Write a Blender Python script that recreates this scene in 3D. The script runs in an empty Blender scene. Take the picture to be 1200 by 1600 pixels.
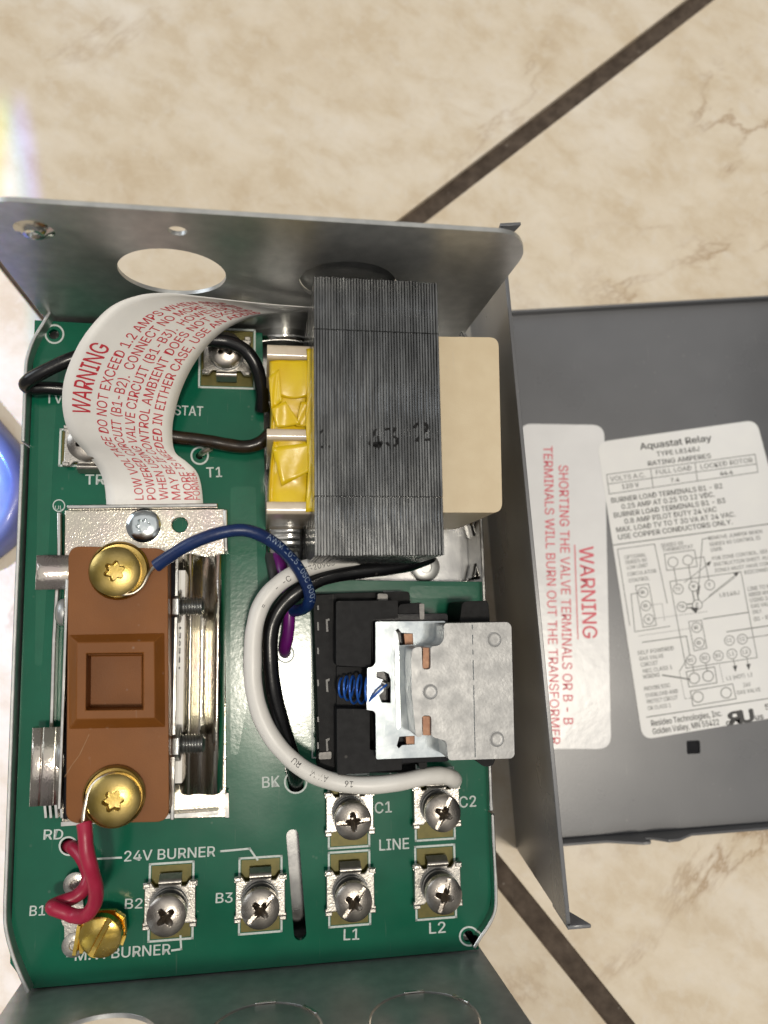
import bpy, bmesh, math, random
from mathutils import Vector, Matrix
from mathutils.geometry import tessellate_polygon
random.seed(7)
R_ = math.radians
scene = bpy.context.scene
col = scene.collection
S = 0.001                                   # everything below is laid out in millimetres

# ------------------------------------------------------------------ camera, world, lamps, exposure
# pose of camera against the floor (Rc, tc) and against the tilted control box (Rb, tb), millimetres
Rc = Matrix(((0.99745449, 0.06841447, -0.02009957), (-0.06489314, 0.98776882, 0.14178025), (0.02955355, -0.14011502, 0.98969408)))
tc = Vector((44.980087, 112.824, 257.327191))
Rb = Matrix(((0.98768973, 0.01598322, -0.15560697), (0.00404978, 0.99181996, 0.12758044), (0.15637324, -0.12664006, 0.97954566)))
tb = Vector((-97.763497, 123.558818, 197.428276))
B = Matrix(((1, 0, 0), (0, -1, 0), (0, 0, -1)))
FPX = 1200.0
cam_loc = -(B @ Rc.transposed() @ tc)
cd = bpy.data.cameras.new('camera'); cam = bpy.data.objects.new('camera', cd); col.objects.link(cam)
cam.matrix_world = Matrix.Translation(cam_loc * S) @ (B @ Rc.transposed() @ B).to_4x4()
cd.sensor_fit = 'VERTICAL'; cd.lens = 26; cd.sensor_height = 26 * 1600 / 1200; cd.sensor_width = 26
cd.clip_start = 0.01; cd.clip_end = 50
cd.dof.use_dof = True; cd.dof.focus_distance = 0.204; cd.dof.aperture_fstop = 9.5
scene.camera = cam

w = bpy.data.worlds.new('World'); scene.world = w; w.use_nodes = True
bg = w.node_tree.nodes['Background']; bg.inputs[0].default_value = (1.0, 0.98, 0.95, 1); bg.inputs[1].default_value = 0.20

def area(name, loc, target, sx, sy, power, color, spread=180):
    d = bpy.data.lights.new(name, 'AREA'); d.shape = 'RECTANGLE'; d.size = sx; d.size_y = sy
    d.energy = power; d.color = color; d.spread = R_(spread)
    o = bpy.data.objects.new(name, d); col.objects.link(o); o.location = loc
    o.rotation_euler = (Vector(target) - Vector(loc)).to_track_quat('-Z', 'Y').to_euler()
    return o
# ceiling lamp: found from its reflection in the sticker and in the circuit board
for base, ld, pw in (((-0.075, 0.062, 0.040), (0.168, -0.111, 0.979), 17.0), ((0.034, 0.055, 0.001), (0.269, -0.095, 0.958), 2.4)):      # a bright and a dim bulb of one ceiling fitting
    area('ceiling_bulb', Vector(base) + Vector(ld) * 2.0, (0, 0.08, 0), 0.13, 0.13, pw, (1.0, 0.92, 0.79))
# soft light thrown back by the white ceiling
area('ceiling_bounce', (0.2, 0.0, 2.45), (0.2, 0.0, 0.0), 3.2, 3.2, 17, (1.0, 0.975, 0.94))
# daylight from a window up and to the left of the picture
area('window_light', (-1.9, 1.3, 1.25), (-0.05, 0.1, 0.0), 1.1, 1.3, 16, (0.86, 0.93, 1.0))
# daylight split into colours by bevelled glass, three shifted beams
for nm, cx, wd, c, p in (('beam_red', -0.1740, 0.056, (1, 0.12, 0.04), 20), ('beam_green', -0.1716, 0.058, (0.05, 1, 0.14), 20), ('beam_blue', -0.1648, 0.044, (0.16, 0.20, 1), 40)):
    tgt = Vector((cx, 0.060, 0.0)); src = tgt + Vector((-0.60, 0.16, 0.75))
    d = bpy.data.lights.new(nm, 'SPOT'); d.energy = p; d.color = c; d.shadow_soft_size = 0.0025; d.spot_size = R_(27.5); d.spot_blend = 0.16
    o = bpy.data.objects.new(nm, d); col.objects.link(o)
    zax = (src - tgt).normalized(); yv = Vector((0.0, 1, 0)); yv = (yv - zax * yv.dot(zax)).normalized(); xv = yv.cross(zax)
    o.matrix_world = Matrix.Translation(src) @ Matrix((xv, yv, zax)).transposed().to_4x4() @ Matrix.Diagonal((wd, 1, 1, 1))   # slit-shaped cone
vs = scene.view_settings
vs.view_transform = 'Standard'; vs.look = 'None'; vs.exposure = 0.0; vs.gamma = 1; vs.use_curve_mapping = False

# ------------------------------------------------------------------ pixel to place (photo 1200 x 1600)
BoxRot = B @ Rc.transposed() @ Rb @ B
BoxLoc = B @ Rc.transposed() @ (tb - tc)
Ab = Rb @ B
def ray(u, v): return Vector(((u - 600) / FPX, (v - 800) / FPX, 1.0))
def P(u, v, z=0.0):
    "point of the control box frame at height z above its circuit board"
    d = ray(u, v); b = -(tb + Ab.col[2] * z)
    s = Matrix((Ab.col[0], Ab.col[1], -d)).transposed().inverted() @ b
    return Vector((s[0], s[1], z))
def C(u, v, z=0.0):
    "point of the floor frame at height z"
    d = B @ Rc.transposed() @ ray(u, v)
    return cam_loc + d * ((z - cam_loc.z) / d.z)

# ------------------------------------------------------------------ materials
def nt(name):
    m = bpy.data.materials.new(name); m.use_nodes = True
    t = m.node_tree; b = t.nodes['Principled BSDF']
    return m, t, b
def lin(r, g, b_):
    f = lambda c: (c / 255 / 12.92) if c / 255 <= 0.04045 else ((c / 255 + 0.055) / 1.055) ** 2.4
    return (f(r), f(g), f(b_), 1)
def material(name, c, rough=0.5, metal=0.0, c2=None, scale=400, bump=0.0, bscale=None, coat=0.0, stretch=None, rvar=0.0, spec=0.5, detail=4, dust=0.0):
    m, t, b = nt(name); N = t.nodes.new; L = t.links.new
    b.inputs['Base Color'].default_value = c; b.inputs['Roughness'].default_value = rough; b.inputs['Metallic'].default_value = metal
    b.inputs['Specular IOR Level'].default_value = spec
    b.inputs['Coat Weight'].default_value = coat; b.inputs['Coat Roughness'].default_value = 0.12
    tc_ = N('ShaderNodeTexCoord'); mp = N('ShaderNodeMapping'); L(tc_.outputs['Object'], mp.inputs[0])
    if stretch: mp.inputs['Scale'].default_value = stretch
    if c2:
        n = N('ShaderNodeTexNoise'); n.inputs['Scale'].default_value = scale; n.inputs['Detail'].default_value = detail; L(mp.outputs[0], n.inputs[0])
        r = N('ShaderNodeValToRGB'); r.color_ramp.elements[0].position = 0.35; r.color_ramp.elements[1].position = 0.68
        r.color_ramp.elements[0].color = c; r.color_ramp.elements[1].color = c2
        L(n.outputs[0], r.inputs[0]); L(r.outputs[0], b.inputs['Base Color'])
    if dust:                                # sparse specks and hairline scuffs
        src = b.inputs['Base Color'].links[0].from_socket
        vo = N('ShaderNodeTexVoronoi'); vo.inputs['Scale'].default_value = 260; L(mp.outputs[0], vo.inputs[0])
        sp = N('ShaderNodeMapRange'); sp.inputs[1].default_value = 0.13; sp.inputs[2].default_value = 0.06; sp.inputs[3].default_value = 0; sp.inputs[4].default_value = 1; L(vo.outputs['Distance'], sp.inputs[0])
        n2 = N('ShaderNodeTexNoise'); n2.inputs['Scale'].default_value = 45; L(mp.outputs[0], n2.inputs[0])
        mk = N('ShaderNodeMapRange'); mk.inputs[1].default_value = 0.50; mk.inputs[2].default_value = 0.62; L(n2.outputs[0], mk.inputs[0])
        m3 = N('ShaderNodeMapping'); m3.inputs['Scale'].default_value = (14, 1, 14); m3.inputs['Rotation'].default_value = (0.3, 0.5, 0.6); L(tc_.outputs['Object'], m3.inputs[0])
        n3 = N('ShaderNodeTexNoise'); n3.inputs['Scale'].default_value = 75; n3.inputs['Detail'].default_value = 3; L(m3.outputs[0], n3.inputs[0])
        sc = N('ShaderNodeMapRange'); sc.inputs[1].default_value = 0.68; sc.inputs[2].default_value = 0.76; sc.inputs[4].default_value = 0.6; L(n3.outputs[0], sc.inputs[0])
        m1 = N('ShaderNodeMath'); m1.operation = 'MULTIPLY'; L(sp.outputs[0], m1.inputs[0]); L(mk.outputs[0], m1.inputs[1])
        m2 = N('ShaderNodeMath'); m2.operation = 'MAXIMUM'; L(m1.outputs[0], m2.inputs[0]); L(sc.outputs[0], m2.inputs[1])
        m4 = N('ShaderNodeMath'); m4.operation = 'MULTIPLY'; m4.inputs[1].default_value = dust; L(m2.outputs[0], m4.inputs[0])
        mx = N('ShaderNodeMix'); mx.data_type = 'RGBA'; L(m4.outputs[0], mx.inputs[0]); L(src, mx.inputs[6]); mx.inputs[7].default_value = (0.55, 0.52, 0.47, 1); L(mx.outputs[2], b.inputs['Base Color'])
    if rvar:
        n = N('ShaderNodeTexNoise'); n.inputs['Scale'].default_value = scale * 0.4; n.inputs['Detail'].default_value = 6; L(mp.outputs[0], n.inputs[0])
        mr = N('ShaderNodeMapRange'); mr.inputs[3].default_value = max(0.03, rough - rvar); mr.inputs[4].default_value = rough + rvar
        mr.inputs[1].default_value = 0.3; mr.inputs[2].default_value = 0.7
        L(n.outputs[0], mr.inputs[0]); L(mr.outputs[0], b.inputs['Roughness'])
    if bump:
        n = N('ShaderNodeTexNoise'); n.inputs['Scale'].default_value = bscale or scale * 2; n.inputs['Detail'].default_value = 3; L(mp.outputs[0], n.inputs[0])
        bp = N('ShaderNodeBump'); bp.inputs['Strength'].default_value = bump; bp.inputs['Distance'].default_value = 0.0002
        L(n.outputs[0], bp.inputs['Height']); L(bp.outputs[0], b.inputs['Normal'])
    return m
M = {}
M['steel'] = material('galvanised_steel', (0.44, 0.45, 0.445, 1), 0.38, 0.78, (0.54, 0.545, 0.535, 1), 260, 0.12, 1500, rvar=0.06, dust=0.35)
M['steel_back'] = material('galvanised_back', (0.30, 0.30, 0.30, 1), 0.22, 1, (0.38, 0.38, 0.375, 1), 160, 0.05, 1200, rvar=0.08)
M['bright'] = material('bright_zinc', (0.58, 0.57, 0.54, 1), 0.16, 1, (0.68, 0.665, 0.63, 1), 500, 0.08, 1800, rvar=0.05)
M['relay_steel'] = material('relay_steel', (0.66, 0.72, 0.74, 1), 0.15, 1, (0.78, 0.83, 0.84, 1), 500, 0.05, 2200, rvar=0.04)
M['casting'] = material('zinc_casting', (0.34, 0.34, 0.338, 1), 0.50, 0.5, (0.39, 0.39, 0.388, 1), 700, 0.28, 1300, rvar=0.08)
M['chromate'] = material('yellow_zinc', (0.68, 0.645, 0.53, 1), 0.18, 1, (0.62, 0.54, 0.50, 1), 130, 0.35, 2600, rvar=0.05, stretch=(1, 0.6, 1))
M['nickel'] = material('nickel_screw', (0.30, 0.27, 0.24, 1), 0.32, 1, (0.50, 0.46, 0.41, 1), 260, 0.2, 2500, rvar=0.1)
M['tin'] = material('tinned_plate', (0.44, 0.42, 0.385, 1), 0.30, 0.95, (0.54, 0.51, 0.47, 1), 600, 0.3, 2000, rvar=0.08)
M['dark_steel'] = material('dark_thread_steel', (0.42, 0.43, 0.43, 1), 0.30, 1, (0.54, 0.54, 0.53, 1), 700, 0.2, 2500)
M['brass'] = material('brass', (0.36, 0.26, 0.070, 1), 0.33, 1, (0.52, 0.39, 0.15, 1), 180, 0.12, 2500, rvar=0.09)
M['new_brass'] = material('bright_brass', (0.82, 0.55, 0.10, 1), 0.22, 1, (0.90, 0.66, 0.20, 1), 300, 0.1, 2000, rvar=0.08)
M['copper'] = material('copper', (0.20, 0.095, 0.055, 1), 0.45, 0.5, (0.27, 0.15, 0.09, 1), 700, 0.2)
M['wire_metal'] = material('bare_wire', (0.72, 0.64, 0.52, 1), 0.3, 1, (0.8, 0.72, 0.6, 1), 900)
M['pcb'] = material('green_solder_mask', (0.003, 0.102, 0.056, 1), 0.17, 0, (0.004, 0.118, 0.064, 1), 90, 0.03, 900, coat=0.0, rvar=0.05, spec=0.35, dust=0.10)
M['trace'] = material('masked_copper', (0.004, 0.112, 0.060, 1), 0.18, 0, (0.006, 0.128, 0.068, 1), 140, 0.10, 700, coat=0.0, spec=0.5)
M['pad'] = material('solder_pad', (0.085, 0.075, 0.012, 1), 0.42, 0.35, (0.12, 0.10, 0.018, 1), 500)
M['silk'] = material('silkscreen_ink', (0.62, 0.68, 0.66, 1), 0.6, 0, (0.52, 0.58, 0.56, 1), 1500)
M['brown'] = material('brown_phenolic', (0.185, 0.062, 0.009, 1), 0.50, 0, (0.230, 0.078, 0.012, 1), 60, 0.12, 2500, rvar=0.07, spec=0.3, dust=0.16)
M['black'] = material('black_plastic', (0.013, 0.013, 0.014, 1), 0.60, 0, (0.020, 0.020, 0.021, 1), 500, 0.25, 1800, spec=0.15, dust=0.10)
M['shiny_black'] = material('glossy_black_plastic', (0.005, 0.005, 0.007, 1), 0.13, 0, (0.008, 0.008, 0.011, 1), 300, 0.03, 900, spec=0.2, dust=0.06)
M['beige'] = material('beige_plastic', (0.66, 0.54, 0.36, 1), 0.48, 0, (0.70, 0.585, 0.40, 1), 200, 0.15, 2600, dust=0.15)
M['nylon'] = material('bobbin_nylon', (0.60, 0.50, 0.38, 1), 0.25, 0, (0.68, 0.58, 0.45, 1), 300, 0.3, 700, coat=0.6)
M['tape'] = material('yellow_tape', (0.72, 0.48, 0.004, 1), 0.30, 0, (0.80, 0.58, 0.006, 1), 120, 0.30, 500, coat=0.3)
M['lam'] = material('varnished_laminations', (0.070, 0.073, 0.075, 1), 0.28, 0.7, (0.150, 0.156, 0.160, 1), 500, 0.65, 620, coat=0.7, rvar=0.12, stretch=(1, 0.22, 1), dust=0.15)
M['paper'] = material('tag_paper', (0.82, 0.81, 0.79, 1), 0.45, 0, (0.86, 0.85, 0.83, 1), 200, 0.05, 900)
M['sticker'] = material('sticker_vinyl', (0.80, 0.80, 0.81, 1), 0.24, 0, (0.84, 0.84, 0.85, 1), 90, 0.35, 330, rvar=0.04)
M['paper_label'] = material('sticker_paper', (0.84, 0.84, 0.84, 1), 0.42, 0, (0.87, 0.87, 0.86, 1), 120, 0.08, 600)
M['red_ink'] = material('red_ink', (0.52, 0.020, 0.040, 1), 0.5, 0, (0.60, 0.05, 0.07, 1), 2000)
M['pink_ink'] = material('faded_red_ink', (0.66, 0.045, 0.085, 1), 0.4, 0, (0.70, 0.09, 0.13, 1), 2000)
M['black_ink'] = material('black_ink', (0.035, 0.035, 0.037, 1), 0.55, 0, (0.07, 0.07, 0.07, 1), 2500)
M['grey_ink'] = material('grey_line_ink', (0.10, 0.10, 0.10, 1), 0.55, 0, (0.16, 0.16, 0.16, 1), 2500)
M['stamp'] = material('stamp_ink', (0.012, 0.012, 0.013, 1), 0.7, 0, (0.03, 0.03, 0.03, 1), 1500, spec=0.05)
M['cover'] = material('grey_cover_paint', (0.136, 0.139, 0.148, 1), 0.30, 0.1, (0.148, 0.151, 0.160, 1), 60, 0.06, 1500, rvar=0.05, dust=0.12)
M['wire_white'] = material('white_insulation', (0.74, 0.72, 0.68, 1), 0.38, 0, (0.78, 0.76, 0.72, 1), 180, 0.1, 900)
M['wire_black'] = material('black_insulation', (0.004, 0.004, 0.005, 1), 0.27, 0, (0.007, 0.007, 0.008, 1), 200, 0.15, 700, dust=0.06)
M['wire_brownblack'] = material('varnish_stained_black_insulation', (0.010, 0.008, 0.006, 1), 0.25, 0, (0.035, 0.020, 0.008, 1), 200, 0.2, 700)
M['wire_blue'] = material('blue_insulation', (0.004, 0.018, 0.085, 1), 0.36, 0, (0.006, 0.026, 0.115, 1), 200, 0.25, 900, dust=0.08)
M['wire_red'] = material('red_insulation', (0.34, 0.012, 0.045, 1), 0.36, 0, (0.40, 0.018, 0.058, 1), 200, 0.15, 900, dust=0.06)
M['wire_purple'] = material('purple_insulation', (0.115, 0.006, 0.130, 1), 0.30, 0, (0.145, 0.008, 0.16, 1), 200, 0.15, 900)
M['wire_grey'] = material('charcoal_insulation', (0.030, 0.030, 0.032, 1), 0.38, 0, (0.045, 0.044, 0.044, 1), 200, 0.15, 900)
M['spring'] = material('blue_coated_spring', (0.010, 0.085, 0.42, 1), 0.28, 0.3, (0.03, 0.14, 0.52, 1), 500)
M['cap'] = material('blue_glossy_plastic', (0.10, 0.14, 0.42, 1), 0.45, 0.0, (0.20, 0.21, 0.46, 1), 60, coat=0.25)
M['tab_grey'] = material('oxidised_contact', (0.16, 0.155, 0.15, 1), 0.5, 0.4, (0.24, 0.23, 0.22, 1), 900)
M['lint'] = material('pale_scratch', (0.30, 0.17, 0.08, 1), 0.7, 0, (0.36, 0.22, 0.11, 1), 900)
M['rib'] = material('wire_print_ink', (0.05, 0.05, 0.055, 1), 0.5, 0, (0.09, 0.09, 0.09, 1), 1500)
M['pale_blue_ink'] = material('pale_wire_print', (0.25, 0.32, 0.45, 1), 0.4, 0, (0.30, 0.38, 0.5, 1), 1500)

def tile_material(name, veins, seed, falloff_tone):
    m, t, b = nt(name); N = t.nodes.new; L = t.links.new
    tc_ = N('ShaderNodeTexCoord'); mp = N('ShaderNodeMapping'); L(tc_.outputs['Object'], mp.inputs[0]); mp.inputs['Location'].default_value = (seed, seed * 0.7, 0)
    mp.inputs['Rotation'].default_value = (0, 0, R_(35))
    def noise(sc, det, dist=0.0, rough=0.55, st=None):
        n = N('ShaderNodeTexNoise'); n.inputs['Scale'].default_value = sc; n.inputs['Detail'].default_value = det; n.inputs['Distortion'].default_value = dist; n.inputs['Roughness'].default_value = rough
        if st:
            m2 = N('ShaderNodeMapping'); m2.inputs['Scale'].default_value = st; L(mp.outputs[0], m2.inputs[0]); L(m2.outputs[0], n.inputs[0])
        else: L(mp.outputs[0], n.inputs[0])
        return n
    def ramp(src, stops):
        r = N('ShaderNodeValToRGB'); e = r.color_ramp.elements
        while len(e) < len(stops): e.new(0.5)
        for k, (p, c) in enumerate(stops): e[k].position = p; e[k].color = c
        L(src, r.inputs[0]); return r.outputs[0]
    def mix(a, b_, fac, mode='MIX'):
        x = N('ShaderNodeMix'); x.data_type = 'RGBA'; x.blend_type = mode
        if isinstance(fac, float): x.inputs[0].default_value = fac
        else: L(fac, x.inputs[0])
        L(a, x.inputs[6])
        if isinstance(b_, tuple): x.inputs[7].default_value = b_
        else: L(b_, x.inputs[7])
        return x.outputs[2]
    k = 1.0
    base = ramp(noise(13, 9, 0.2, 0.58, (1, 1.4, 1)).outputs[0], [(0.26, (0.66 * k, 0.548, 0.395, 1)), (0.48, (0.725 * k, 0.628, 0.482, 1)), (0.70, (0.79 * k, 0.715, 0.60, 1))])
    mott = ramp(noise(52, 9, 0.25, 0.68, (1, 1.4, 1)).outputs[0], [(0.38, (0.86, 0.80, 0.71, 1)), (0.50, (1, 1, 1, 1)), (0.60, (1.08, 1.10, 1.14, 1)), (0.74, (1.12, 1.16, 1.24, 1))])
    c = mix(base, mott, 0.60, 'MULTIPLY')
    white = ramp(noise(190, 6, 0.5, 0.66).outputs[0], [(0.52, (0, 0, 0, 1)), (0.70, (1, 1, 1, 1))])
    c = mix(c, (0.78, 0.72, 0.63, 1), mix(white, (0.42, 0.42, 0.42, 1), 1.0, 'MULTIPLY'))
    vn = noise(9.0, 7, 0.5, 0.62)
    va = N('ShaderNodeMath'); va.operation = 'SUBTRACT'; va.inputs[1].default_value = 0.5; L(vn.outputs[0], va.inputs[0])
    vb = N('ShaderNodeMath'); vb.operation = 'ABSOLUTE'; L(va.outputs[0], vb.inputs[0])
    vf = ramp(vb.outputs[0], [(0.0, (veins, veins, veins, 1)), (0.007, (veins * 0.5,) * 3 + (1,)), (0.022, (0, 0, 0, 1))])
    vm = ramp(noise(13, 3).outputs[0], [(0.46, (0, 0, 0, 1)), (0.64, (1, 1, 1, 1))])
    c = mix(c, (0.36, 0.225, 0.11, 1), mix(vf, vm, 1.0, 'MULTIPLY'))
    vo = N('ShaderNodeTexVoronoi'); vo.inputs['Scale'].default_value = 34; L(mp.outputs[0], vo.inputs[0])
    pit = ramp(vo.outputs[0], [(0.0, (0.75, 0.75, 0.75, 1)), (0.030, (0.55,) * 3 + (1,)), (0.055, (0, 0, 0, 1))])
    pm = ramp(noise(24, 2).outputs[0], [(0.53, (0, 0, 0, 1)), (0.60, (1, 1, 1, 1))])
    c = mix(c, (0.22, 0.15, 0.09, 1), mix(pit, pm, 1.0, 'MULTIPLY'))
    c = mix(c, (falloff_tone, falloff_tone, falloff_tone * 1.01, 1), 1.0, 'MULTIPLY')  # darkens whole tiles: light falloff put into their colour
    L(c, b.inputs['Base Color'])
    rr = ramp(noise(60, 5).outputs[0], [(0.3, (0.30, 0.30, 0.30, 1)), (0.7, (0.46, 0.46, 0.46, 1))]); L(rr, b.inputs['Roughness'])
    bp = N('ShaderNodeBump'); bp.inputs['Strength'].default_value = 0.25; bp.inputs['Distance'].default_value = 0.0006
    L(noise(120, 6, 0.3, 0.6).outputs[0], bp.inputs['Height']); L(bp.outputs[0], b.inputs['Normal'])
    return m
M['grout'] = material('dark_brown_grout', (0.052, 0.036, 0.025, 1), 0.85, 0, (0.105, 0.078, 0.058, 1), 260, 1.0, 520, detail=10, dust=0.25)

# ------------------------------------------------------------------ mesh builder (millimetres in, metres out)
class MB:
    def __init__(s): s.v = []; s.f = []
    def add(s, vs, fs):
        o = len(s.v); s.v += [tuple(p) for p in vs]; s.f += [tuple(i + o for i in q) for q in fs]; return s
    def box(s, x0, x1, y0, y1, z0, z1):
        return s.add([(x0,y0,z0),(x1,y0,z0),(x1,y1,z0),(x0,y1,z0),(x0,y0,z1),(x1,y0,z1),(x1,y1,z1),(x0,y1,z1)],
                     [(3,2,1,0),(4,5,6,7),(0,1,5,4),(1,2,6,5),(2,3,7,6),(3,0,4,7)])
    def prism(s, outline, z0, z1, holes=(), fr=None):
        "flat outline with holes between two heights; fr maps (a,b,c) to a place"
        fr = fr or (lambda a, b, c: (a, b, c))
        def orient(l, ccw):
            a = sum(l[i][0] * l[(i + 1) % len(l)][1] - l[(i + 1) % len(l)][0] * l[i][1] for i in range(len(l)))
            return list(l) if (a > 0) == ccw else list(l)[::-1]
        loops = [orient(outline, True)] + [orient(h, False) for h in holes]
        flat = [p for l in loops for p in l]; n = len(flat)
        if holes:
            bm = bmesh.new(); bv = [bm.verts.new((a, b, 0)) for a, b in flat]; es = []; o = 0
            for i, q in enumerate(bv): q.index = i
            for l in loops:
                k = len(l); es += [bm.edges.new((bv[o + i], bv[o + (i + 1) % k])) for i in range(k)]; o += k
            bmesh.ops.triangle_fill(bm, edges=es, use_beauty=True, use_dissolve=False)
            tri = [tuple(q.index for q in f.verts) for f in bm.faces]; bm.free()
        else: tri = tessellate_polygon([[Vector((a, b, 0)) for a, b in l] for l in loops])
        vs = [fr(a, b, z1) for a, b in flat] + [fr(a, b, z0) for a, b in flat]; fs = []
        for t in tri:
            a, b, c = (flat[i] for i in t)
            ar = (b[0]-a[0])*(c[1]-a[1]) - (b[1]-a[1])*(c[0]-a[0])
            if abs(ar) < 1e-9: continue
            t = tuple(t) if ar > 0 else tuple(t)[::-1]
            fs.append(t); fs.append(tuple(n + i for i in t[::-1]))
        o = 0
        for l in loops:
            k = len(l)
            for i in range(k):
                j = (i + 1) % k; fs.append((o + i, n + o + i, n + o + j, o + j))
            o += k
        return s.add(vs, fs)
    def lathe(s, prof, c=(0, 0, 0), ax=(0, 0, 1), n=32, cap=True):
        ax = Vector(ax).normalized(); h = Vector((1, 0, 0)) if abs(ax.x) < 0.9 else Vector((0, 1, 0))
        u = (h - ax * h.dot(ax)).normalized(); w_ = ax.cross(u); c = Vector(c); vs = []; fs = []
        for r, z in prof:
            for k in range(n):
                a = 2 * math.pi * k / n; vs.append(c + ax * z + (u * math.cos(a) + w_ * math.sin(a)) * r)
        for i in range(len(prof) - 1):
            for k in range(n):
                j = (k + 1) % n; fs.append((i*n+k, i*n+j, (i+1)*n+j, (i+1)*n+k))
        if cap:
            fs.append(tuple(range(n))[::-1]); m = (len(prof) - 1) * n; fs.append(tuple(m + k for k in range(n)))
        return s.add(vs, fs)
    def tube(s, pts, r, n=14, cap=True, taper=None):
        pts = [Vector(p) for p in pts]; vs = []; fs = []; prev = None
        for i, p in enumerate(pts):
            t = (pts[min(i+1, len(pts)-1)] - pts[max(i-1, 0)]).normalized()
            if prev is None:
                u = Vector((0, 0, 1)) - t * t.z
                if u.length < 0.1: u = Vector((1, 0, 0)) - t * t.x
            else: u = prev - t * prev.dot(t)
            u.normalize(); prev = u; w_ = t.cross(u)
            rr = r * (taper[i] if taper else 1)
            for k in range(n):
                a = 2 * math.pi * k / n; vs.append(p + (u * math.cos(a) + w_ * math.sin(a)) * rr)
        for i in range(len(pts) - 1):
            for k in range(n):
                j = (k + 1) % n; fs.append((i*n+k, i*n+j, (i+1)*n+j, (i+1)*n+k))
        if cap:
            fs.append(tuple(range(n))[::-1]); m = (len(pts)-1)*n; fs.append(tuple(m+k for k in range(n)))
        return s.add(vs, fs)
    def grid(s, fn, nu, nv, th=None):
        vs = [fn(i / nu, j / nv) for i in range(nu + 1) for j in range(nv + 1)]
        fs = [(i*(nv+1)+j, (i+1)*(nv+1)+j, (i+1)*(nv+1)+j+1, i*(nv+1)+j+1) for i in range(nu) for j in range(nv)]
        return s.add(vs, fs)
    def ribbon(s, pts, h0, h1, th):
        "upright sheet following a plan path"
        pts = [Vector((p[0], p[1])) for p in pts]; nn = []
        for i in range(len(pts)):
            t = (pts[min(i+1, len(pts)-1)] - pts[max(i-1, 0)]).normalized(); nn.append(Vector((-t.y, t.x)) * th / 2)
        out = [p + q for p, q in zip(pts, nn)] + [p - q for p, q in zip(pts[::-1], nn[::-1])]
        return s.prism([(p.x, p.y) for p in out], h0, h1)
    def build(s, name, mat, parent=None, bevel=0.0, seg=2, smooth=38, loc=None, solid=0.0):
        me = bpy.data.meshes.new(name); me.from_pydata([(x*S, y*S, z*S) for x, y, z in s.v], [], s.f); me.update()
        bm = bmesh.new(); bm.from_mesh(me); bmesh.ops.remove_doubles(bm, verts=bm.verts, dist=1e-7)
        if not solid: bmesh.ops.recalc_face_normals(bm, faces=bm.faces)
        bm.to_mesh(me); bm.free()
        me.materials.append(mat); me.polygons.foreach_set('use_smooth', [True] * len(me.polygons)); me.set_sharp_from_angle(angle=R_(smooth))
        return link(name, me, parent, bevel, seg, loc, solid)
def link(name, me, parent=None, bevel=0.0, seg=2, loc=None, solid=0.0, rot=None):
    o = bpy.data.objects.new(name, me); col.objects.link(o); o.parent = parent
    if loc is not None: o.location = Vector(loc) * S
    if rot is not None: o.rotation_euler = rot
    if solid:
        m = o.modifiers.new('thickness', 'SOLIDIFY'); m.thickness = solid * S; m.offset = -1
    if bevel:
        m = o.modifiers.new('bevel', 'BEVEL'); m.width = bevel * S; m.segments = seg; m.limit_method = 'ANGLE'; m.angle_limit = R_(40)
        m.harden_normals = False
    return o
def tag(o, label=None, cat=None, group=None, kind=None):
    for k, v in (('label', label), ('category', cat), ('group', group), ('kind', kind)):
        if v: o[k] = v
    return o
def circle(cx, cy, r, n=40, ph=0.0, rx=None): return [(cx + (rx or r) * math.cos(2*math.pi*k/n + ph), cy + r * math.sin(2*math.pi*k/n + ph)) for k in range(n)]
def rrect(x0, x1, y0, y1, r, n=6):
    out = []
    for cx, cy, a in ((x1-r, y1-r, 0), (x0+r, y1-r, 90), (x0+r, y0+r, 180), (x1-r, y0+r, 270)):
        out += [(cx + r*math.cos(R_(a + 90*k/n)), cy + r*math.sin(R_(a + 90*k/n))) for k in range(n+1)]
    return out
def round_poly(pts, r, n=4):
    out = []
    for i, p in enumerate(pts):
        p = Vector(p); a = Vector(pts[i-1]) - p; b = Vector(pts[(i+1) % len(pts)]) - p
        q = min(r, a.length * 0.45, b.length * 0.45); a = p + a.normalized() * q; b = p + b.normalized() * q
        for k in range(n + 1):
            t = k / n; out.append(tuple((a*(1-t)*(1-t) + p*2*t*(1-t) + b*t*t)))
    return out
def spline(pts, n=8):
    pts = [Vector(p) for p in pts]; out = []
    for i in range(len(pts) - 1):
        p0 = pts[max(i-1, 0)]; p1 = pts[i]; p2 = pts[i+1]; p3 = pts[min(i+2, len(pts)-1)]
        for k in range(n):
            t = k / n; out.append(0.5 * ((2*p1) + (p2-p0)*t + (2*p0-5*p1+4*p2-p3)*t*t + (3*p1-p0-3*p2+p3)*t**3))
    out.append(pts[-1]); return out
def PL(pts, z): return [tuple(P(u, v, z)[:2]) for u, v in pts]

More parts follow.
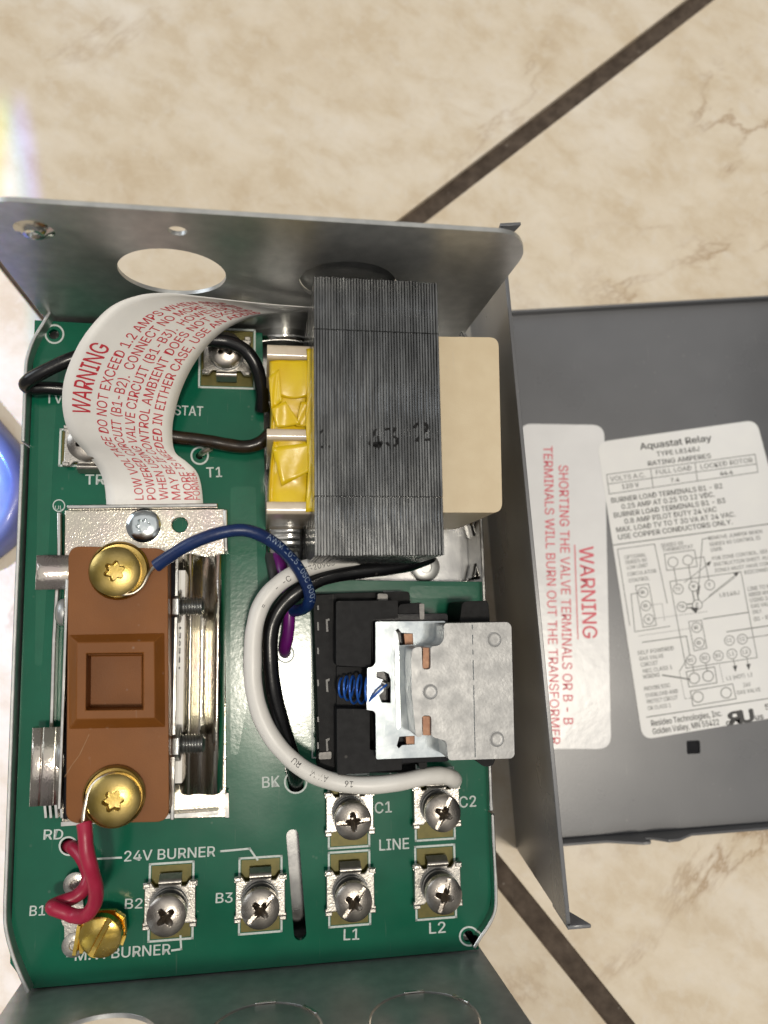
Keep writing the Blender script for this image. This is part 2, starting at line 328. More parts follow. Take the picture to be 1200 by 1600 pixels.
# ------------------------------------------------------------------ lettering
_tc = {}
try: SANS = bpy.data.fonts.load(bpy.utils.system_resource('DATAFILES', path='fonts') + '/Inter.woff2')   # ships with Blender
except Exception: SANS = None
FAT = 0.55 if SANS else 1.0
def glyphs(txt, fat=0.0, shear=0.0):
    key = (txt, fat, shear)
    if key not in _tc:
        c = bpy.data.curves.new('lettering', 'FONT'); c.body = txt
        if SANS: c.font = SANS
        c.size = 1.0;  c.shear = shear; c.resolution_u = 3
        o = bpy.data.objects.new('lettering', c); me = o.to_mesh()
        vs = [tuple(v.co[:2]) for v in me.vertices]; fs = [tuple(p.vertices) for p in me.polygons]
        o.to_mesh_clear(); bpy.data.objects.remove(o); bpy.data.curves.remove(c)
        x0 = min(v[0] for v in vs); x1 = max(v[0] for v in vs)
        base = [(x - x0, y, 0) for x, y in vs]
        if fat > 0.003:                     # a heavier stroke: copies shifted sideways, each a hair above the last
            n = len(base); h = fat * 0.8; base = [(x + a, y + b, l) for l, (a, b) in enumerate(((-h, 0), (h, 0), (0, h*0.7), (0, -h*0.7))) for x, y, _ in base]
            fs = [tuple(i + n*l for i in q) for l in range(4) for q in fs]
        _tc[key] = (base, fs, x1 - x0)
    return _tc[key]
CAP = max(v[1] for v in glyphs('H')[0])
print('CAP', CAP)
def text_on(fr, txt, p0, p1, hpx, z, mat, parent, fat=0.012, name='printed_text', shear=0.0, flip=False):
    "lettering whose baseline runs between two photo pixels on the plane at height z; hpx = capital height in pixels"
    A = fr(*p0, z); Bv = fr(*p1, z); du, dv = p1[0]-p0[0], p1[1]-p0[1]; l = math.hypot(du, dv)
    up = fr(p0[0] + dv/l*hpx, p0[1] - du/l*hpx, z) - A
    vs, fs, wd = glyphs(txt, fat, shear); xd = (Bv - A) / wd
    xn = xd.normalized(); up = (up - xn * up.dot(xn)); yd = up / CAP
    m = MB(); nz = xn.cross(yd).normalized(); m.add([(A + xd * ((wd - x) if flip else x) + yd * y + nz * (0.004 * l)) for x, y, l in vs], fs)
    return m.build(name, mat, parent, solid=0.0)
def stroke(m, fr, pts, wpx, z, dash=None):
    for (a, b) in zip(pts[:-1], pts[1:]):
        du, dv = b[0]-a[0], b[1]-a[1]; l = math.hypot(du, dv) or 1; nx, ny = -dv/l*wpx/2, du/l*wpx/2; ex, ey = du/l*wpx/2, dv/l*wpx/2
        segs = [(0, 1)]
        if dash:
            k = max(1, int(l / dash)); segs = [((i + 0.0)/k, (i + 0.55)/k) for i in range(k)]; ex = ey = 0
        for s0, s1 in segs:
            p = (a[0]+du*s0-ex, a[1]+dv*s0-ey); q = (a[0]+du*s1+ex, a[1]+dv*s1+ey)
            m.add([fr(p[0]+nx, p[1]+ny, z), fr(q[0]+nx, q[1]+ny, z), fr(q[0]-nx, q[1]-ny, z), fr(p[0]-nx, p[1]-ny, z)], [(0, 1, 2, 3)])
def ring(m, fr, c, r, wpx, z, n=36, ry=None):
    ry = ry or r; vs = []; 
    for k in range(n):
        a = 2*math.pi*k/n
        vs.append(fr(c[0]+(r-wpx/2)*math.cos(a), c[1]+(ry-wpx/2)*math.sin(a), z)); vs.append(fr(c[0]+(r+wpx/2)*math.cos(a), c[1]+(ry+wpx/2)*math.sin(a), z))
    m.add(vs, [(2*k, 2*k+1, (2*k+3) % (2*n), (2*k+2) % (2*n)) for k in range(n)])

# ------------------------------------------------------------------ the floor
TH = 0.623; U = Vector((math.cos(TH), math.sin(TH), 0)); V = Vector((-U.y, U.x, 0)); G1 = 194.8; G2 = -9.9; TS = 330.0; GW = 7.2
floor = tag(MB().box(-2200, 2200, -2200, 2200, -12, -1.9).build('floor', M['grout']), kind='structure')
mats = {(a, b): tile_material('cream_stone_tile', (0.45, 0.25, 0.85, 0.30)[a*2 + b], 1.37*(a + 1) + 3.1*(b + 1), ((0.92, 0.90), (1.0, 1.0))[a][b]) for a in (0, 1) for b in (0, 1)}
for i in range(-4, 4):
    for j in range(-4, 4):
        a0 = G2 + i*TS + GW/2; a1 = G2 + (i+1)*TS - GW/2; b0 = G1 + j*TS + GW/2; b1 = G1 + (j+1)*TS - GW/2
        fr = lambda a, b, c: tuple(U*a + V*b + Vector((0, 0, c)))
        MB().prism(rrect(a0, a1, b0, b1, 1.2, 3), -9, 0, fr=fr).build('tile', mats[(i + 1) % 2, (j + 1) % 2], floor, bevel=0.9, seg=3)

# ------------------------------------------------------------------ the loose cover
cover = bpy.data.objects.new('metal_cover', None); col.objects.link(cover)
tag(cover, 'dark grey painted steel cover lying inside up on the tiles with two white stickers', 'cover')
PZ = 1.2
sq = [tuple(C(u, v, PZ)[:2]) for u, v in ((1073, 1158), (1093, 1157), (1094, 1177), (1074, 1178))]
MB().prism([(0.6, 2.5), (128, 2.5), (128, 186.2), (0.6, 186.2)], 0.15, PZ, holes=[round_poly(sq, 0.5, 2)]).build('front_plate', M['cover'], cover, bevel=0.15)
MB().prism(round_poly(sq, 0.5, 2), 0.16, PZ - 0.75).build('hole_shade', M['shiny_black'], cover)  # black insert: the shade below the hole put in as colour
fl = MB().prism(round_poly([(0, 0.15), (187, 0.15), (187, 66), (0, 66)], 1.2, 3), -0.6, 0.45, fr=lambda a, b, c: (c, a, b)).build('side_flange', M['cover'], cover, bevel=0.25)
MB().prism(round_poly([(0, 0.15), (187, 0.15), (187, 66), (0, 66)], 1.2, 3), 128.0, 129.0, fr=lambda a, b, c: (c, a, b)).build('side_flange', M['cover'], cover, bevel=0.25)
# triangular corner lips of the flange
for y, sg in ((0.0, -1), (187.0, 1)):
    MB().prism([(-0.5, 66), (5.6, 66), (5.2, 64.5), (0.4, 50), (-0.5, 50)], 0, 1.0, fr=lambda a, b, c, y=y, sg=sg: (a, y + sg * c * 0.9, b)).build('corner_lip', M['cover'], cover, bevel=0.3)
# turned-up end lips; the lower one carries a notched tab
def lipx(u, v): return C(u, v, 2.0).x
x1, x2, x3, x4, x5, x6, x7, x8 = [lipx(u, 1322) for u in (942, 990, 1011, 1003, 1013, 1030, 1040, 1075)]
MB().prism([(0.6, 0.2), (128, 0.2), (128, 6.5), (x8, 6.5), (x7 + 1.5, 11.2), (x6, 11.4), (x5 - 0.2, 7.6), (x4 - 0.5, 7.0), (x4 - 1.0, 8.6), (x4 + 0.4, 10.4), (x4 - 0.2, 11.8), (x2, 12.0), (x1, 6.9), (0.6, 6.5)], 1.6, 2.5, fr=lambda a, b, c: (a, c, b)).build('end_lip', M['cover'], cover, bevel=0.2)
MB().box(0.6, 128, 186.2, 187.1, 0.2, 4.4).build('end_lip', M['cover'], cover, bevel=0.2)
# stickers
SZ = PZ + 0.10
st1 = MB().prism(round_poly([tuple(C(u, v, SZ)[:2]) for u, v in ((812, 662), (944, 664), (955, 1170), (822, 1170))], 4.5, 6), PZ + 0.01, SZ).build('warning_sticker', M['sticker'], cover)
tag(st1, 'white warning sticker with red lettering')
TZ = SZ + 0.03
text_on(C, 'TERMINALS WILL BURN OUT THE TRANSFORMER', (849, 697), (860.5, 1163), 14, TZ, M['pink_ink'], st1, 0.010)
text_on(C, 'SHORTING THE VALVE TERMINALS OR B - B', (873, 727), (880.5, 1132), 14.5, TZ, M['pink_ink'], st1, 0.010)
text_on(C, 'WARNING', (905, 854), (911, 997), 22, TZ, M['pink_ink'], st1, 0.014)
m = MB(); stroke(m, C, [(898, 852), (903, 998)], 1.8, TZ); m.build('printed_line', M['pink_ink'], st1)
SZ2 = SZ + 0.12
st2 = MB().prism(round_poly([tuple(C(u, v, SZ2)[:2]) for u, v in ((933, 691), (1182, 656), (1300, 1106), (1004, 1156))], 4.0, 6), PZ + 0.015, SZ2).build('rating_sticker', M['paper_label'], cover)
tag(st2, 'white rating and wiring diagram sticker')
TZ = SZ2 + 0.03
c5 = lambda x, y: (930 + x*0.225, 660 + y*0.225)
c6 = lambda x, y: (940 + x*0.21667, 900 + y*0.21667)
def t5(t, a, b, h, fat=0.008, mt='black_ink'): return text_on(C, t, c5(*a), c5(*b), h*0.225, TZ, M[mt], st2, fat + 0.008)
def t6(t, a, b, h, fat=0.004, mt='black_ink'): return text_on(C, t, c6(*a), c6(*b), h*0.21667, TZ, M[mt], st2, fat + 0.008)
t5('Aquastat Relay', (315, 190), (808, 128), 44, 0.014)
t5('TYPE L8148J', (430, 236), (725, 198), 32); t5('RATING AMPERES', (370, 302), (805, 247), 32)
t5('VOLTS A.C.', (107, 410), (350, 379), 32, 0, 'grey_ink'); t5('FULL LOAD', (425, 362), (670, 331), 32, 0, 'grey_ink'); t5('LOCKED ROTOR', (735, 323), (1095, 275), 32, 0, 'grey_ink')
t5('120 V', (190, 462), (305, 446), 30); t5('7.4', (527, 416), (585, 408), 28); t5('44.4', (870, 369), (957, 357), 28)
for t, a, b in (('BURNER LOAD TERMINALS B1 - B2', (115, 560), (885, 456)), ('0.25 AMP AT 0.25 TO 12 VDC.', (187, 602), (830, 515)), ('BURNER LOAD TERMINALS B1 - B3', (133, 662), (905, 558)),
                ('0.8 AMP PILOT DUTY 24 VAC', (207, 704), (845, 618)), ('MAX. LOAD TV TO T 30 VA AT 24 VAC.', (150, 764), (975, 652)), ('USE COPPER CONDUCTORS ONLY.', (163, 814), (955, 706))): t5(t, a, b, 34)
m = MB()
def arrow(ps): MB().add(ps, [(0, 1, 2)]).build('arrowhead', M['black_ink'], st2)
def l5(pts, w=1.1, dash=None, mb=None): stroke(mb or m, C, [c5(*p) for p in pts], w, TZ, dash)
def l6(pts, w=1.1, dash=None, mb=None): stroke(mb or m, C, [c6(*p) for p in pts], w, TZ, dash)
l5([(80, 362), (1110, 222), (1130, 345), (97, 497), (80, 362)]); l5([(90, 428), (1120, 288)]); l5([(385, 322), (402, 452)]); l5([(693, 280), (710, 408)])
l5([(125, 852), (1330, 688)], 1.5)
l5([(155, 880), (412, 845), (500, 1255)], 1.1); l5([(155, 880), (240, 1410)], 1.1)
l5([(480, 915), (690, 885), (708, 1000), (497, 1028), (480, 915)]); l5([(545, 1005), (568, 1130)]); l5([(648, 990), (668, 1110)])
l5([(680, 945), (755, 935), (790, 1095)]); l5([(800, 800), (745, 810), (716, 1165)])
l5([(620, 1110), (790, 980)], 1.0); l5([(790, 1205), (985, 1050)], 1.0)
arrow([C(*c5(*p), TZ) for p in ((770, 978), (806, 962), (790, 1000))]); arrow([C(*c5(*p), TZ) for p in ((958, 1046), (1002, 1036), (980, 1072))])
for c, r in (((540, 970), 34), ((643, 957), 34)): ring(m, C, c5(*c), r*0.225, 1.1, TZ)
l6([(492, 40), (1000, -30)]); l6([(492, 40), (610, 665), (1122, 588), (1005, -30)])
for c in ((553, 95), (665, 75), (780, 65), (580, 222), (690, 208), (300, 118), (320, 215), (340, 312), (685, 372), (705, 482), (645, 607), (745, 592), (842, 575), (940, 562), (1038, 548), (922, 465), (1015, 455)):
    ring(m, C, c6(*c), 7.6, 1.1, TZ)
for c in ((668, 738), (768, 722), (695, 872), (898, 842)): ring(m, C, c6(*c), 8.2, 1.3, TZ)
l6([(655, 110), (668, 175)], 1.8); l6([(685, 105), (700, 172)], 1.8); l6([(612, 205), (655, 200)], 1.8); l6([(614, 232), (658, 226)], 1.8)
l6([(720, 195), (960, 10)], 1.0); l6([(245, 70), (340, 58), (395, 355), (300, 370), (245, 70)]); l6([(268, 122), (212, 130), (240, 402), (492, 362)], 1.1)
l6([(355, 210), (437, 198), (455, 330)], 1.0, 4); l6([(375, 308), (540, 285), (770, 255)], 1.0, 4); l6([(270, 432), (640, 378)], 1.0, 4)
l6([(295, 478), (612, 434), (636, 570)], 1.3); l6([(628, 330), (720, 318), (758, 520), (668, 540), (628, 330)])
l6([(735, 310), (1060, 262)], 1.5); l6([(905, 402), (1250, 352)], 1.5); l6([(1050, 448), (1250, 418)], 1.1)
l6([(610, 690), (815, 655), (832, 770), (630, 800), (610, 690)], 1.2); l6([(640, 830), (945, 778), (970, 885), (660, 938), (640, 830)], 1.2)
l6([(440, 715), (635, 745)], 2.0); l6([(560, 690), (615, 600)], 1.0); l6([(563, 700), (600, 885), (655, 880)], 1.0, 4); l6([(850, 640), (880, 775)], 1.0, 4)
l6([(655, 640), (665, 700)]); l6([(750, 628), (762, 690)]); l6([(950, 598), (962, 650)]); l6([(1045, 585), (1058, 640)]); l6([(705, 70), (700, 130)], 1.2)
for p in (((692, 75), (712, 68), (696, 150)), ((640, 232), (700, 225), (682, 272)), ((945, 650), (978, 645), (966, 692)), ((1042, 637), (1075, 632), (1062, 680))): arrow([C(*c6(*q), TZ) for q in p])
l6([(325, 1018), (1300, 868)], 1.4)
m.build('diagram_lines', M['grey_ink'], st2)['kind'] = 'stuff'
for t, a, b in (('OPTIONAL', (205, 950), (355, 930)), ('SERIES 80', (212, 985), (360, 965)), ('LOW LIMIT', (222, 1022), (368, 1002)), ('CIRCULATOR', (226, 1068), (425, 1042)), ('CONTROL', (235, 1112), (378, 1093)),
                ('SERIES 80', (460, 868), (612, 848)), ('THERMOSTAT', (470, 900), (682, 872)), ('REMOVE JUMPER WHEN', (790, 818), (1160, 768)), ('SERIES 80 CONTROL IS', (797, 860), (1148, 812)), ('USED.', (805, 898), (888, 886)),
                ('FOR ZONE CONTROL, SEE', (815, 958), (1200, 905)), ('INSTRUCTION SHEET. ALL', (825, 1000), (1215, 946)), ('ZONES MUST HAVE COM.', (832, 1042), (1225, 988)), ('DISCONNECT', (1040, 1055), (1240, 1028))): t5(t, a, b, 25, 0.0, 'grey_ink')
for t, a, b in (('L8148J', (855, 152), (995, 132)), ('LINE TO BE', (1058, 108), (1230, 84)), ('ADDED WHEN', (1062, 150), (1240, 126)), ('USING 24V', (1072, 190), (1240, 167)), ('GAS VALVE', (1080, 232), (1245, 208)), ('ONLY.', (1090, 275), (1160, 264)), ('(B1 - B2)', (1100, 325), (1230, 305)),
                ('SELF POWERED', (262, 570), (522, 532)), ('GAS VALVE', (275, 612), (448, 588)), ('CIRCUIT', (285, 655), (408, 637)), ('NEC CLASS 1', (302, 700), (510, 670)), ('WIRING', (300, 742), (420, 724)),
                ('PROVIDE DISC', (310, 828), (496, 800)), ('OVERLOAD AND', (320, 876), (552, 842)), ('PROTECT CIRCUIT', (330, 920), (552, 888)), ('OR CLASS 1', (335, 968), (500, 944)),
                ('L1 (HOT)  L2', (905, 752), (1090, 722)), ('24V', (1025, 800), (1078, 792)), ('GAS VALVE', (978, 856), (1148, 830))): t6(t, a, b, 28, 0.0, 'grey_ink')
for t, c in (('TV', (553, 95)), ('W', (665, 75)), ('T', (780, 65)), ('TR', (580, 222)), ('Z', (690, 208)), ('R', (300, 118)), ('B', (320, 215)), ('W', (340, 312)), ('R', (685, 372)), ('B', (705, 482)), ('B1', (645, 607)), ('B2', (745, 592)), ('B3', (842, 575)), ('L1', (940, 562)), ('L2', (1038, 548)), ('C1', (922, 465)), ('C2', (1015, 455))):
    wd = 13 if len(t) == 1 else 18
    t6(t, (c[0]-wd, c[1]+14), (c[0]+wd, c[1]+9), 26, 0.0)
t6('Resideo Technologies, Inc.', (362, 1083), (870, 1008), 42, 0.008); t6('Golden Valley, MN 55422', (372, 1142), (850, 1072), 42, 0.008)
t6('c', (902, 1078), (930, 1074), 40, 0.02); t6('us', (1112, 1038), (1168, 1030), 40, 0.02); t6('5', (1183, 965), (1215, 960), 40, 0.01)
text_on(C, 'R', c6(925, 1072), c6(1012, 1060), 19, TZ, M['black_ink'], st2, 0.055, flip=True); text_on(C, 'U', c6(1010, 1058), c6(1098, 1046), 19, TZ, M['black_ink'], st2, 0.055)

# ------------------------------------------------------------------ glossy cap lying beside the box
o = round_poly([tuple(C(u, v, 9)[:2]) for u, v in ((-80, 575), (27, 702), (50, 762), (20, 838), (-60, 900), (-150, 760))], 6, 6)
c0 = Vector((sum(p[0] for p in o), sum(p[1] for p in o))) / len(o); m = MB(); k = len(o); rings = ((1.0, 0.1), (1.02, 1.0), (1.0, 6.0), (0.96, 9.0), (0.86, 10.6), (0.70, 11.0), (0.62, 10.2), (0.30, 10.0))
m.add([((p[0] - c0.x)*f + c0.x, (p[1] - c0.y)*f + c0.y, z) for f, z in rings for p in o], [(a*k + i, a*k + (i+1) % k, (a+1)*k + (i+1) % k, (a+1)*k + i) for a in range(len(rings) - 1) for i in range(k)] + [tuple((len(rings) - 1)*k + i for i in range(k)), tuple(range(k))[::-1]])
m.build('plastic_cap', M['cap'], smooth=60)
tag(bpy.data.objects['plastic_cap'], 'glossy blue plastic cap on the tiles beside the steel box', 'cap')

# ------------------------------------------------------------------ the control box
box = bpy.data.objects.new('boiler_control', None); col.objects.link(box)
box.matrix_world = Matrix.Translation(BoxLoc * S) @ BoxRot.to_4x4()
tag(box, 'open galvanised steel boiler control box with green circuit board, transformer, relay and coloured wires', 'control box')
W, L, ZB, ZT = 130.4, 181.0, -12.0, 65.0

# chassis: back plate, two tall end walls, low side lips, mounting collar
chassis = MB().prism(rrect(-0.5, W + 0.5, -0.6, L + 0.6, 2), ZB - 1.2, ZB).build('chassis', M['steel_back'], box, bevel=0.3)
kz = 34.3
wl = round_poly([(3, ZB), (W - 3.5, ZB), (W - 2.6, 56), (W - 8, ZT), (10, ZT), (2.2, 58)], 7, 8)
holes = [circle(42.6, kz, 13.2, 48), circle(46.1, 56.5, 2.1, 20), circle(14.8, 53.0, 1.5, 16), circle(87.0, 33.6, 12.6, 48)]
fw = lambda y: (lambda a, b, c: (a, y + c, b))
tw = MB().prism(wl, 0, 1.1, holes, fr=fw(L)).build('end_wall', M['steel'], chassis, bevel=0.2)
MB().lathe([(12.45, 0), (12.45, 0.9), (12.0, 1.1), (0.1, 1.1)][::-1], (87.0, L + 1.9, 33.6), (0, -1, 0), 48).build('knockout', M['steel'], chassis)
MB().lathe([(4.4, 0.02), (3.0, -0.5), (2.3, -1.2), (1.5, -1.3), (1.5, 1.0)], (14.8, L + 0.02, 53.0), (0, 1, 0), 28, cap=False).build('screw_dimple', M['bright'], chassis)
bh = [circle(28.8, 29.2, 13.2, 48), circle(66.5, 31.0, 13.2, 48), circle(103.6, 32.8, 13.2, 48)]
MB().prism(wl, 0, 1.1, bh, fr=fw(-1.1)).build('end_wall', M['steel'], chassis, bevel=0.2)
for x, z in ((66.5, 31.0), (103.6, 32.8)):
    o = MB().lathe([(0.1, 0.35), (12.2, 0.35), (12.8, 0.0), (12.8, -1.0), (0.1, -1.0)], (x, -0.35, z), (0, 1, 0), 48).build('knockout', M['steel'], chassis)
    for a in (-90, -35, 90): # bridges left by the punch
        MB().box(-2.6, 2.6, 0, 0.5, -0.4, 0.4).build('knockout_bridge', M['bright'], chassis, bevel=0.2, loc=(x + 13.0*math.cos(R_(a)), -0.15, z + 13.0*math.sin(R_(a)))).rotation_euler = (0, R_(90 - a), 0)
lp = [P(u, v, 4.2) for u, v in ((78, 486), (67, 505), (53, 528), (44, 552), (40, 575), (37.5, 640), (35.5, 690))]
MB().ribbon(spline([(p.x, p.y, 0) for p in lp], 5), ZB, 4.2, 1.0).build('side_lip', M['steel'], chassis, bevel=0.25)
lp = [P(u, v, 3.4) for u, v in ((35, 693), (29, 837), (23, 984), (16, 1180), (10, 1350), (7.5, 1420), (9.5, 1455), (20, 1495), (33, 1528), (44, 1552))]
MB().ribbon(spline([(p.x, p.y, 0) for p in lp], 5), ZB, 3.4, 1.0).build('side_lip', M['steel'], chassis, bevel=0.25)
lp = [P(u, v, 3.4) for u, v in ((741, 1482), (752, 1464), (766, 1443), (774, 1422), (775.5, 1395), (772.5, 1330), (770, 1272))]
MB().ribbon(spline([(p.x, p.y, 0) for p in lp], 5), ZB, 3.4, 1.0).build('side_lip', M['bright'], chassis, bevel=0.25)  # right lips get brighter zinc: the light they face put into the colour
lp = [P(u, v, 2.6) for u, v in ((768, 1268), (763, 1120), (757, 940), (752, 820), (745, 680), (739, 560), (730, 530), (722, 516))]
MB().ribbon(spline([(p.x, p.y, 0) for p in lp], 5), ZB, 2.6, 1.0).build('side_lip', M['bright'], chassis, bevel=0.25)
# mounting collar under the box, standing on the floor
up = BoxRot.transposed() @ Vector((0, 0, 1)); cb = Vector((52, 92, ZB - 1.2)); dep = (BoxRot @ cb + BoxLoc).z
MB().lathe([(30, -dep + 0.05), (31, -dep + 1), (31, -dep + 8), (24, -dep + 10), (24, 3.5)], cb, up, 48).build('mounting_collar', M['steel'], chassis)

# circuit board
ol = PL([(54, 500), (410, 520), (413, 700), (416, 868), (424, 890), (445, 903), (500, 906), (752, 909), (757, 1060), (764, 1300), (768, 1400), (762, 1440), (748, 1470), (748, 1480)], 0) + [(W - 4.2, 0.35), (6, 0.35), (1.2, 7)]
ol = [p for p in ol if p[1] > 0.3]
rx = lambda c, r: circle(*P(*c, 0)[:2], r*0.182, 24)
def slot(a, b, r, n=10):
    A = P(*a, 0); Bv = P(*b, 0); ang = math.atan2(Bv.y - A.y, Bv.x - A.x)
    return [(Bv.x + r*math.cos(ang - math.pi/2 + math.pi*k/n), Bv.y + r*math.sin(ang - math.pi/2 + math.pi*k/n)) for k in range(n+1)] + [(A.x + r*math.cos(ang + math.pi/2 + math.pi*k/n), A.y + r*math.sin(ang + math.pi/2 + math.pi*k/n)) for k in range(n+1)]
HB = [rx((84, 522), 8), rx((732, 1463), 8.5), rx((107, 1322), 11), slot((457, 1306), (469, 1459), 1.7), slot((457, 1200), (463, 1228), 2.1), rx((312, 712), 6), rx((446, 1022), 10)]
pcb = MB().prism(ol, -1.6, 0, HB).build('circuit_board', M['pcb'], box, bevel=0.1)
# copper pours showing through the solder mask
z = 0.025
def pour(pts): MB().prism(round_poly(PL(pts, 0), 1.5, 3), 0.0, z).build('copper_pour', M['trace'], pcb, bevel=0.02, seg=1)
pour([(62, 560), (92, 560), (84, 700), (74, 900), (66, 1040), (54, 1040), (58, 800)])
pour([(418, 925), (484, 925), (486, 1010), (474, 1040), (474, 1120), (486, 1150), (487, 1185), (440, 1180), (418, 1060)])
pour([(640, 915), (745, 916), (748, 935), (640, 935)])
pour([(360, 760), (400, 760), (404, 1000), (372, 1180), (360, 1180)])
ZS = 0.05
def tp(t, a, b, h=15.5, fat=0.012): return text_on(P, t, a, b, h, ZS, M['silk'], pcb, fat)
tp('RD', (68, 1312), (98, 1311)); tp('24V BURNER', (194, 1346), (336, 1338), 16); tp('B1', (46, 1431), (70, 1430)); tp('B2', (195, 1420), (222, 1419)); tp('B3', (337, 1411), (363, 1410))
tp('M.V. BURNER', (117, 1501), (266, 1491), 16.5); tp('LINE', (593, 1329), (639, 1326), 17); tp('C1', (586, 1271), (612, 1269), 17); tp('C2', (718, 1262), (744, 1260), 17)
tp('L1', (537, 1469), (561, 1468), 17); tp('L2', (671, 1459), (696, 1457), 17); tp('BK', (410, 1231), (437, 1229), 17); tp('TV', (71, 630), (98, 630), 15); tp('TR', (133, 757), (163, 757), 15.5); tp('T1', (323, 746), (347, 745), 15.5)
tp('THERMOSTAT', (196, 645), (317, 650), 15); tp('Y/OR', (602, 1210), (662, 1208), 16); tp('S', (416, 1104), (428, 1104), 17)
tp('UL', (86, 796), (98, 796), 6, 0.0)
def lp_(pts, wd=3.2):
    m = MB(); stroke(m, P, pts, wd, ZS); m.build('printed_line', M['silk'], pcb)
lp_([(151, 1342), (189, 1340)]); lp_([(346, 1330), (390, 1326), (402, 1343)]); lp_([(104, 1468), (105, 1494), (115, 1493)]); lp_([(269, 1485), (283, 1483), (282, 1463)]); lp_([(130, 1366), (120, 1376)])
lp_([(600, 924), (626, 925), (626, 942)], 2.2); lp_([(487, 935), (488, 1184), (500, 1184)], 2.2); lp_([(513, 1217), (571, 1215), (571, 1222)], 3)
for c, r in (((85, 522), 14), ((733, 1463), 14.5), ((312, 712), 13), ((107, 1322), 14), ((446, 1022), 13), ((92, 790), 9), ((462, 1222), 17)): m = MB(); ring(m, P, c, r, 2.8 if r > 10 else 1.6, ZS); m.build('printed_ring', M['silk'], pcb)

# screw heads as turned bodies with real recesses
def head(Rd, H, kind, rot=0.0, nr=44, na=144, skirt=1.2):
    m = MB(); vs = []; fs = []; cr, sr = math.cos(R_(rot)), math.sin(R_(rot))
    sm = lambda e0, e1, x: max(0, min(1, (x - e0)/(e1 - e0)))**2 * (3 - 2*max(0, min(1, (x - e0)/(e1 - e0))))
    for i in range(nr + 1):
        r = Rd * i / nr
        for k in range(na):
            a = 2*math.pi*k/na; x, y = r*math.cos(a), r*math.sin(a); X, Y = x*cr + y*sr, -x*sr + y*cr
            z = H * math.sqrt(max(0, 1 - 0.80*(r/Rd)**2)); z = min(z, H*0.97)
            if kind in ('cross', 'combo'):
                for p, q in ((X, Y), (Y, X)):
                    dep = 3.4 * (1 - abs(p)/(Rd*0.52)) + 0.5
                    ww = 0.62 + 0.25*(1 - abs(p)/(Rd*0.5))
                    if abs(p) < Rd*0.50: z = min(z, H - dep * (1 - abs(q)/(ww*1.15))**0.8) if abs(q) < ww*1.15 else z
                if kind == 'combo' and abs(Y) < 0.72: z = min(z, H*0.97 - 0.95 * (1 - sm(0.50, 0.72, abs(Y))))
            if kind == 'slot' and abs(Y) < 0.75: z = min(z, H*0.97 - 1.3 * (1 - sm(0.55, 0.75, abs(Y))))
            if kind == 'torx':
                th = math.atan2(Y, X); rr = Rd*0.37*(1 + 0.17*math.cos(6*th))
                z = min(z, H*0.97 - 1.9*(1 - sm(rr*0.86, rr, r)))
            vs.append((x, y, z))
    for i in range(nr):
        for k in range(na):
            j = (k+1) % na; fs.append((i*na+k, i*na+j, (i+1)*na+j, (i+1)*na+k))
    o = len(vs)
    for k in range(na): a = 2*math.pi*k/na; vs.append((Rd*math.cos(a), Rd*math.sin(a), -skirt))
    for k in range(na): j = (k+1) % na; fs.append((nr*na+k, nr*na+j, o+j, o+k))
    fs.append(tuple(o + k for k in range(na))[::-1])
    return m.add(vs, fs)

